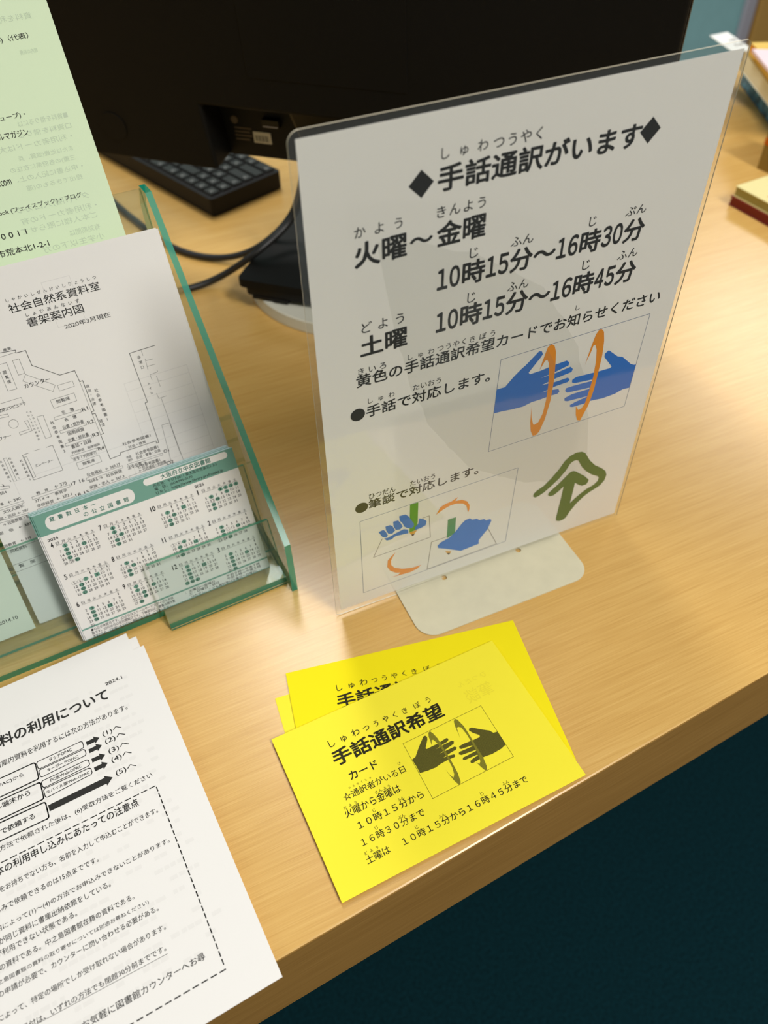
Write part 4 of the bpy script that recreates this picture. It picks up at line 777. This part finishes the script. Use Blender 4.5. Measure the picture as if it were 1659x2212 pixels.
c0, c1, ch = -0.0015, 0.2315, 0.0565
mb = MB()
mb.prism([(a0, 0.002), (c0+0.004, 0.0), (c0, ch), (c1, ch), (c1-0.004, 0.0), (a1, 0.002), (a1, tt), (a0, tt)], -0.032, 0, 0)
shell = child(mb, 'back_shell', M['black'], mon_mw, bevel=0.003, segs=3)
mb = MB(); mb.box(a0-0.002, a1+0.002, -0.002, tt+0.002, -0.046, -0.0325)
child(mb, 'screen_panel', M['black_smooth'], mon_mw, bevel=0.002)
mb = MB(); mb.box(0.047, 0.1805, 0.083, 0.23, -0.001, 0.0006)
child(mb, 'mount_cover', M['black'], mon_mw, bevel=0.0005)
mb = MB(); mb.prism([(-0.093+0.0125*cos(2*pi*i/40), 0.0295+0.0125*sin(2*pi*i/40)) for i in range(40)], -0.001, 0.0008)
child(mb, 'round_badge', M['black'], mon_mw, bevel=0.0005)
mb = MB(); mb.box(c0-0.003, c1+0.003, -0.0005, ch+0.004, -0.034, -0.0312)
bay = child(mb, 'port_bay', M['black_deep'], mon_mw)
mb = MB()
mb.box(0.0272, 0.0440, 0.0125, 0.0225, -0.0312, -0.0308, 0)
for i in range(12): mb.box(0.0290+i*0.0011, 0.0290+i*0.0011+(0.0004 if i % 3 else 0.0007), 0.0140, 0.0195, -0.0308, -0.03075, 1)
child(mb, 'barcode_label', [M['label_white'], M['ink_grey']], mon_mw)
mb = MB()
mb.prism([(0.0108+0.0034*cos(2*pi*i/24), 0.0312+0.0034*sin(2*pi*i/24)) for i in range(24)], -0.0312, -0.0309, 0)
for k, (y, x1_) in enumerate(((0.0238, 0.024), (0.0205, 0.022), (0.0172, 0.024), (0.0138, 0.021))): mb.box(0.0095, x1_+0.002, y, y+0.0012, -0.0312, -0.0309, 0)
child(mb, 'rating_label', [M['label_red']], mon_mw)
mb = MB(); mb.box(0.0400, 0.0560, 0.0300, 0.0370, -0.0312, -0.025, 0); mb.box(0.0410, 0.0550, 0.0310, 0.0318, -0.0251, -0.0247, 1)
child(mb, 'video_plug', [M['black_smooth'], M['post']], mon_mw, bevel=0.0008)
# stand: neck leaning to the base, two-layer base
mb = MB()
w0, w1 = (0.062, 0.168), (0.088, 0.142)
zt, zb = 0.205, 0.028
yt, yb = -0.004, 0.070
vs = []
for (xa, xb), z, y in ((w1, zb, yb), (w0, zt, yt)):
    vs += [(xa, y, z), (xb, y, z), (xb, y+0.026, z), (xa, y+0.026, z)]
mb.add(vs, [(3, 2, 1, 0), (4, 5, 6, 7), (0, 1, 5, 4), (1, 2, 6, 5), (2, 3, 7, 6), (3, 0, 4, 7)])
child(mb, 'neck', M['black_smooth'], base_mw, bevel=0.003)
mb = MB(); mb.prism(rounded([(0.0275, -0.0450), (0.2025, -0.0450), (0.2025, 0.150), (0.0275, 0.150)], 0.006), 0.0235, 0.0315, 0)
child(mb, 'base_top', M['black'], base_mw, bevel=0.0015)
mb = MB(); mb.prism(rounded([(0.033, -0.0430), (0.197, -0.0430), (0.197, 0.146), (0.033, 0.146)], 0.006), 0.0155, 0.0235, 0)
child(mb, 'base_plinth', M['black_deep'], base_mw)
for fx, fy in ((0.055, -0.030), (0.150, -0.030), (0.055, 0.125), (0.150, 0.125)):
    mb = MB(); mb.box(fx-0.014, fx+0.022, fy-0.014, fy+0.008, 0.0125, 0.0156)
    child(mb, 'rubber_foot', M['black_deep'], base_mw)

# turntable under the monitor
tt_ = empty('turntable', Matrix.Translation((0.3105, 0.6414, Z0)), 'off-white round turntable under the black monitor base', 'turntable')
def lathe(prof, n=72, mi=0):
    mb = MB(); vs = []; fs = []
    k = len(prof)
    for i in range(n):
        a = 2*pi*i/n
        vs += [(r*cos(a), r*sin(a), z) for r, z in prof]
    for i in range(n):
        j = (i+1) % n
        for q in range(k-1): fs.append((i*k+q, j*k+q, j*k+q+1, i*k+q+1))
    mb.add(vs, fs, mi); return mb
mb = lathe([(0.0005, 0.0), (0.1065, 0.0), (0.1068, 0.0015), (0.1055, 0.0108), (0.1045, 0.0118), (0.100, 0.0118), (0.099, 0.0105), (0.0005, 0.0105)])
mb.build('disc', M['lazy'], tt_)
mb = lathe([(0.0005, 0.0101), (0.060, 0.0101), (0.060, 0.0125), (0.0005, 0.0125)])
mb.build('centre_pad', M['black_deep'], tt_)

# ================================================================== KEYBOARD
kb = empty('computer_keyboard', yawm(0.2285, 0.8275, 0, 16.0), 'black computer keyboard with white legends lying under the monitor', 'keyboard')
# local: x = short direction (towards viewer right), y = long direction going away
mb = MB(); mb.prism(rounded([(0, 0), (0.0985, 0), (0.0985, 0.40), (0, 0.40)], 0.004, 4), 0.0008, 0.0205, 0)
mb.build('body', M['kb_body'], kb, bevel=0.0025, segs=3)
rows = [  # (x start, x size, key lengths along y from the near end)
 (0.0045, 0.0135, [.0165]*4+[.024, .024, .095]+[.024, .024, .024]),
 (0.0200, 0.0135, [.0165]*3+[.031]+[.0165]*9+[.034]),
 (0.0355, 0.0135, [.0255]+[.0165]*11+[.030]),
 (0.0510, 0.0135, [.0345]+[.0165]*11+[.028]),
 (0.0665, 0.0135, [.0345]+[.0165]*12+[.020]),
 (0.0820, 0.0120, [.0255]+[.0165]*12+[.024])]
for (x, sx, lens) in rows:
    y = 0.005
    for ln_ in lens:
        if y+ln_ > 0.396: break
        mb = MB()
        b = 0.0012
        vs = [(x, y, 0.0203), (x+sx, y, 0.0203), (x+sx, y+ln_, 0.0203), (x, y+ln_, 0.0203),
              (x+b, y+b, 0.0230), (x+sx-b, y+b, 0.0230), (x+sx-b, y+ln_-b, 0.0230), (x+b, y+ln_-b, 0.0230)]
        mb.add(vs, [(3, 2, 1, 0), (4, 5, 6, 7), (0, 1, 5, 4), (1, 2, 6, 5), (2, 3, 7, 6), (3, 0, 4, 7)], 0)
        cx_, cy_ = x+sx/2, y+0.0075
        if ln_ < 0.03 or x in (0.051, 0.0355):
            mb.box(cx_-0.0020, cx_-0.0006, cy_-0.0018, cy_+0.0016, 0.0230, 0.02305, 1)
            mb.box(cx_+0.0008, cx_+0.0022, cy_-0.0014, cy_+0.0002, 0.0230, 0.02305, 1)
        mb.build('key', [M['kb_key'], M['kb_print']], kb)
        y += ln_+0.0020

# ================================================================== CABLES
r = 0.0033
t1 = tube('cable', [(0.120, 1.03, .0036), (0.1381, 0.9439, 0.0036), (0.1424, 0.8958, 0.0036), (0.1516, 0.8522, 0.0036), (0.1623, 0.7885, 0.0036), (0.1806, 0.7539, 0.0036), (0.2031, 0.733, 0.0038), (0.2277, 0.7155, 0.012), (0.2452, 0.6904, 0.036), (0.2651, 0.6889, 0.051), (0.276, 0.6916, 0.064), (0.2727, 0.6604, 0.11)], r, M['rubber'], None, Matrix.Translation((0, 0, Z0)))
tag(t1, 'thick black cable curving from behind the holder to the monitor, the farther of two', 'cable', 'monitor cables')
t2 = tube('cable', [(0.050, 0.735, .0036), (0.0872, 0.714, 0.0036), (0.1202, 0.7022, 0.0036), (0.1513, 0.6974, 0.0036), (0.1749, 0.697, 0.0037), (0.1979, 0.6901, 0.014), (0.2107, 0.6653, 0.0365), (0.2378, 0.6704, 0.0450), (0.2622, 0.6798, 0.053), (0.2718, 0.6752, 0.071), (0.2673, 0.6456, 0.115)], r, M['rubber'], None, Matrix.Translation((0, 0, Z0)))
tag(t2, 'thick black cable rising over the left corner of the monitor base, the nearer of two', 'cable', 'monitor cables')

# ================================================================== BOOKS, BOX AND BROCHURES AT THE RIGHT
bd = Vector((-0.5, -0.866, 0)); fd = Vector((0.866, -0.5, 0))
def slab(name, x, y, z0, z1, L, W, mats, rot=0.0, parts=None, label='', cat='brochure', group='brochures piled at the right', tilt=0.0):
    mw = Matrix.Translation((x, y, Z0)) @ Matrix.Rotation(radians(-120+rot), 4, 'Z')
    o = empty(name, mw, label, cat, group)
    mb = MB(); mb.box(0, L, 0, W, z0, z1)
    mb.build('pages', mats[0], o)
    mb = MB(); mb.box(-0.0006, L+0.0006, -0.0006, W, z1, z1+0.0006, 0); mb.box(-0.0006, L+0.0006, -0.0006, W, z0-0.0004 if z0 > 0.001 else z0, z0, 0)
    mb.build('cover', mats[1], o)
    return o
slab('brochure', 1.008, 0.820, 0.0002, 0.030, 0.15, 0.21, (M['navy'], M['navy']), label='thick dark blue patterned booklet at the bottom of the brochure pile')
slab('brochure', 0.9715, 0.7945, 0.0310, 0.038, 0.15, 0.21, (M['page_white'], M['page_blue']), 0, label='white brochure with a blue cover line, on the dark blue booklet')
slab('brochure', 0.9573, 0.7866, 0.0391, 0.060, 0.15, 0.21, (M['page_cream'], M['page_white']), 0, label='thick cream brochure bundle in the middle of the brochure pile')
slab('brochure', 0.9500, 0.7745, 0.0612, 0.070, 0.14, 0.20, (M['page_yellow'], M['board']), -2, label='thin yellow-edged brochure under the orange one')
slab('brochure', 0.9305, 0.7565, 0.0712, 0.080, 0.13, 0.20, (M['page_orange'], M['page_yellow']), 2, label='orange brochure near the top of the brochure pile')
pk = MB(); pk.prism([(0.9037, 0.7311), (0.848, 0.636), (0.96, 0.575), (1.00, 0.66)], 0.0812, 0.0845, 0)
o = pk.build('paper_sheet', M['page_pink'], None, Matrix.Translation((0, 0, Z0)))
tag(o, 'pale pink paper lying on top of the brochure pile', 'paper')
tg = MB(); tg.prism([(0.9572, 0.8493), (0.9885, 0.8479), (0.965, 0.779), (0.936, 0.785)], 0.0606, 0.0611, 0)
def tb(a, b, wdt):
    A = Vector((0.9572, 0.8493)); e1 = Vector((0.0313, -0.0014)); e2 = Vector((-0.0186, -0.0605))
    P = lambda s_, t_: tuple(A+e1*s_+e2*t_)
    q = [P(*a), P(b[0], a[1]), P(*b), P(a[0], b[1])]
    tg.add([(x, y, 0.06114) for x, y in q], [(3, 2, 1, 0)], 1)
tb((0.52, 0.42), (0.66, 0.5), 0); tb((0.70, 0.40), (0.84, 0.55), 0); tb((0.46, 0.68), (0.56, 0.8), 0); tb((0.62, 0.72), (0.9, 0.8), 0)
o = tg.build('paper_tag', [M['page_white'], M['line_grey']], None, Matrix.Translation((0, 0, Z0)))
tag(o, 'small white paper slip with grey print sticking out behind the notice corner', 'paper slip')

bx = empty('cardboard_box', Matrix.Translation((0.8275, 0.6147, Z0)) @ Matrix.Rotation(radians(-84), 4, 'Z'), 'olive cardboard box with an orange stripe behind the cream book, right edge', 'box')
mb = MB(); mb.box(0, 0.16, 0, 0.05, 0.0, 0.064)
mb.build('body', M['board'], bx, bevel=0.001)
mb = MB(); mb.box(-0.0003, 0.1603, -0.0003, 0.05, 0.028, 0.036)
mb.build('printed_stripe', M['stripe_orange'], bx)

def book(name, mw, L, W, z0, z1, cover, pages, label, group=None):
    o = empty(name, mw, label, 'book', group)
    mb = MB(); mb.box(0.001, L-0.001, 0.001, W-0.001, z0+0.0012, z1-0.0012)
    mb.build('page_block', pages, o)
    mb = MB(); mb.box(0, L, 0, W, z1-0.0012, z1); mb.box(0, L, 0, W, z0, z0+0.0012)
    mb.build('cover', cover, o, bevel=0.0005)
    return o
bw = Matrix.Translation((0.7331, 0.5655, Z0)) @ Matrix.Rotation(radians(-90), 4, 'Z')
book('book', bw, 0.21, 0.15, 0.0002, 0.0105, M['red_cover'], M['red_cover'], 'dark red covered book under the cream notepad, right edge of counter')
o = book('notepad', bw @ Matrix.Translation((0.002, 0.001, 0)), 0.205, 0.148, 0.0106, 0.0220, M['pad_cream'], M['pad_side'], 'cream notepad with red print lying on the dark red book')
mb = MB(); mb.box(0.035, 0.060, 0.010, 0.016, 0.0220, 0.02203); mb.box(0.064, 0.072, 0.010, 0.016, 0.0220, 0.02203)
mb.build('red_lettering', M['red_print'], o)
free_lettering()
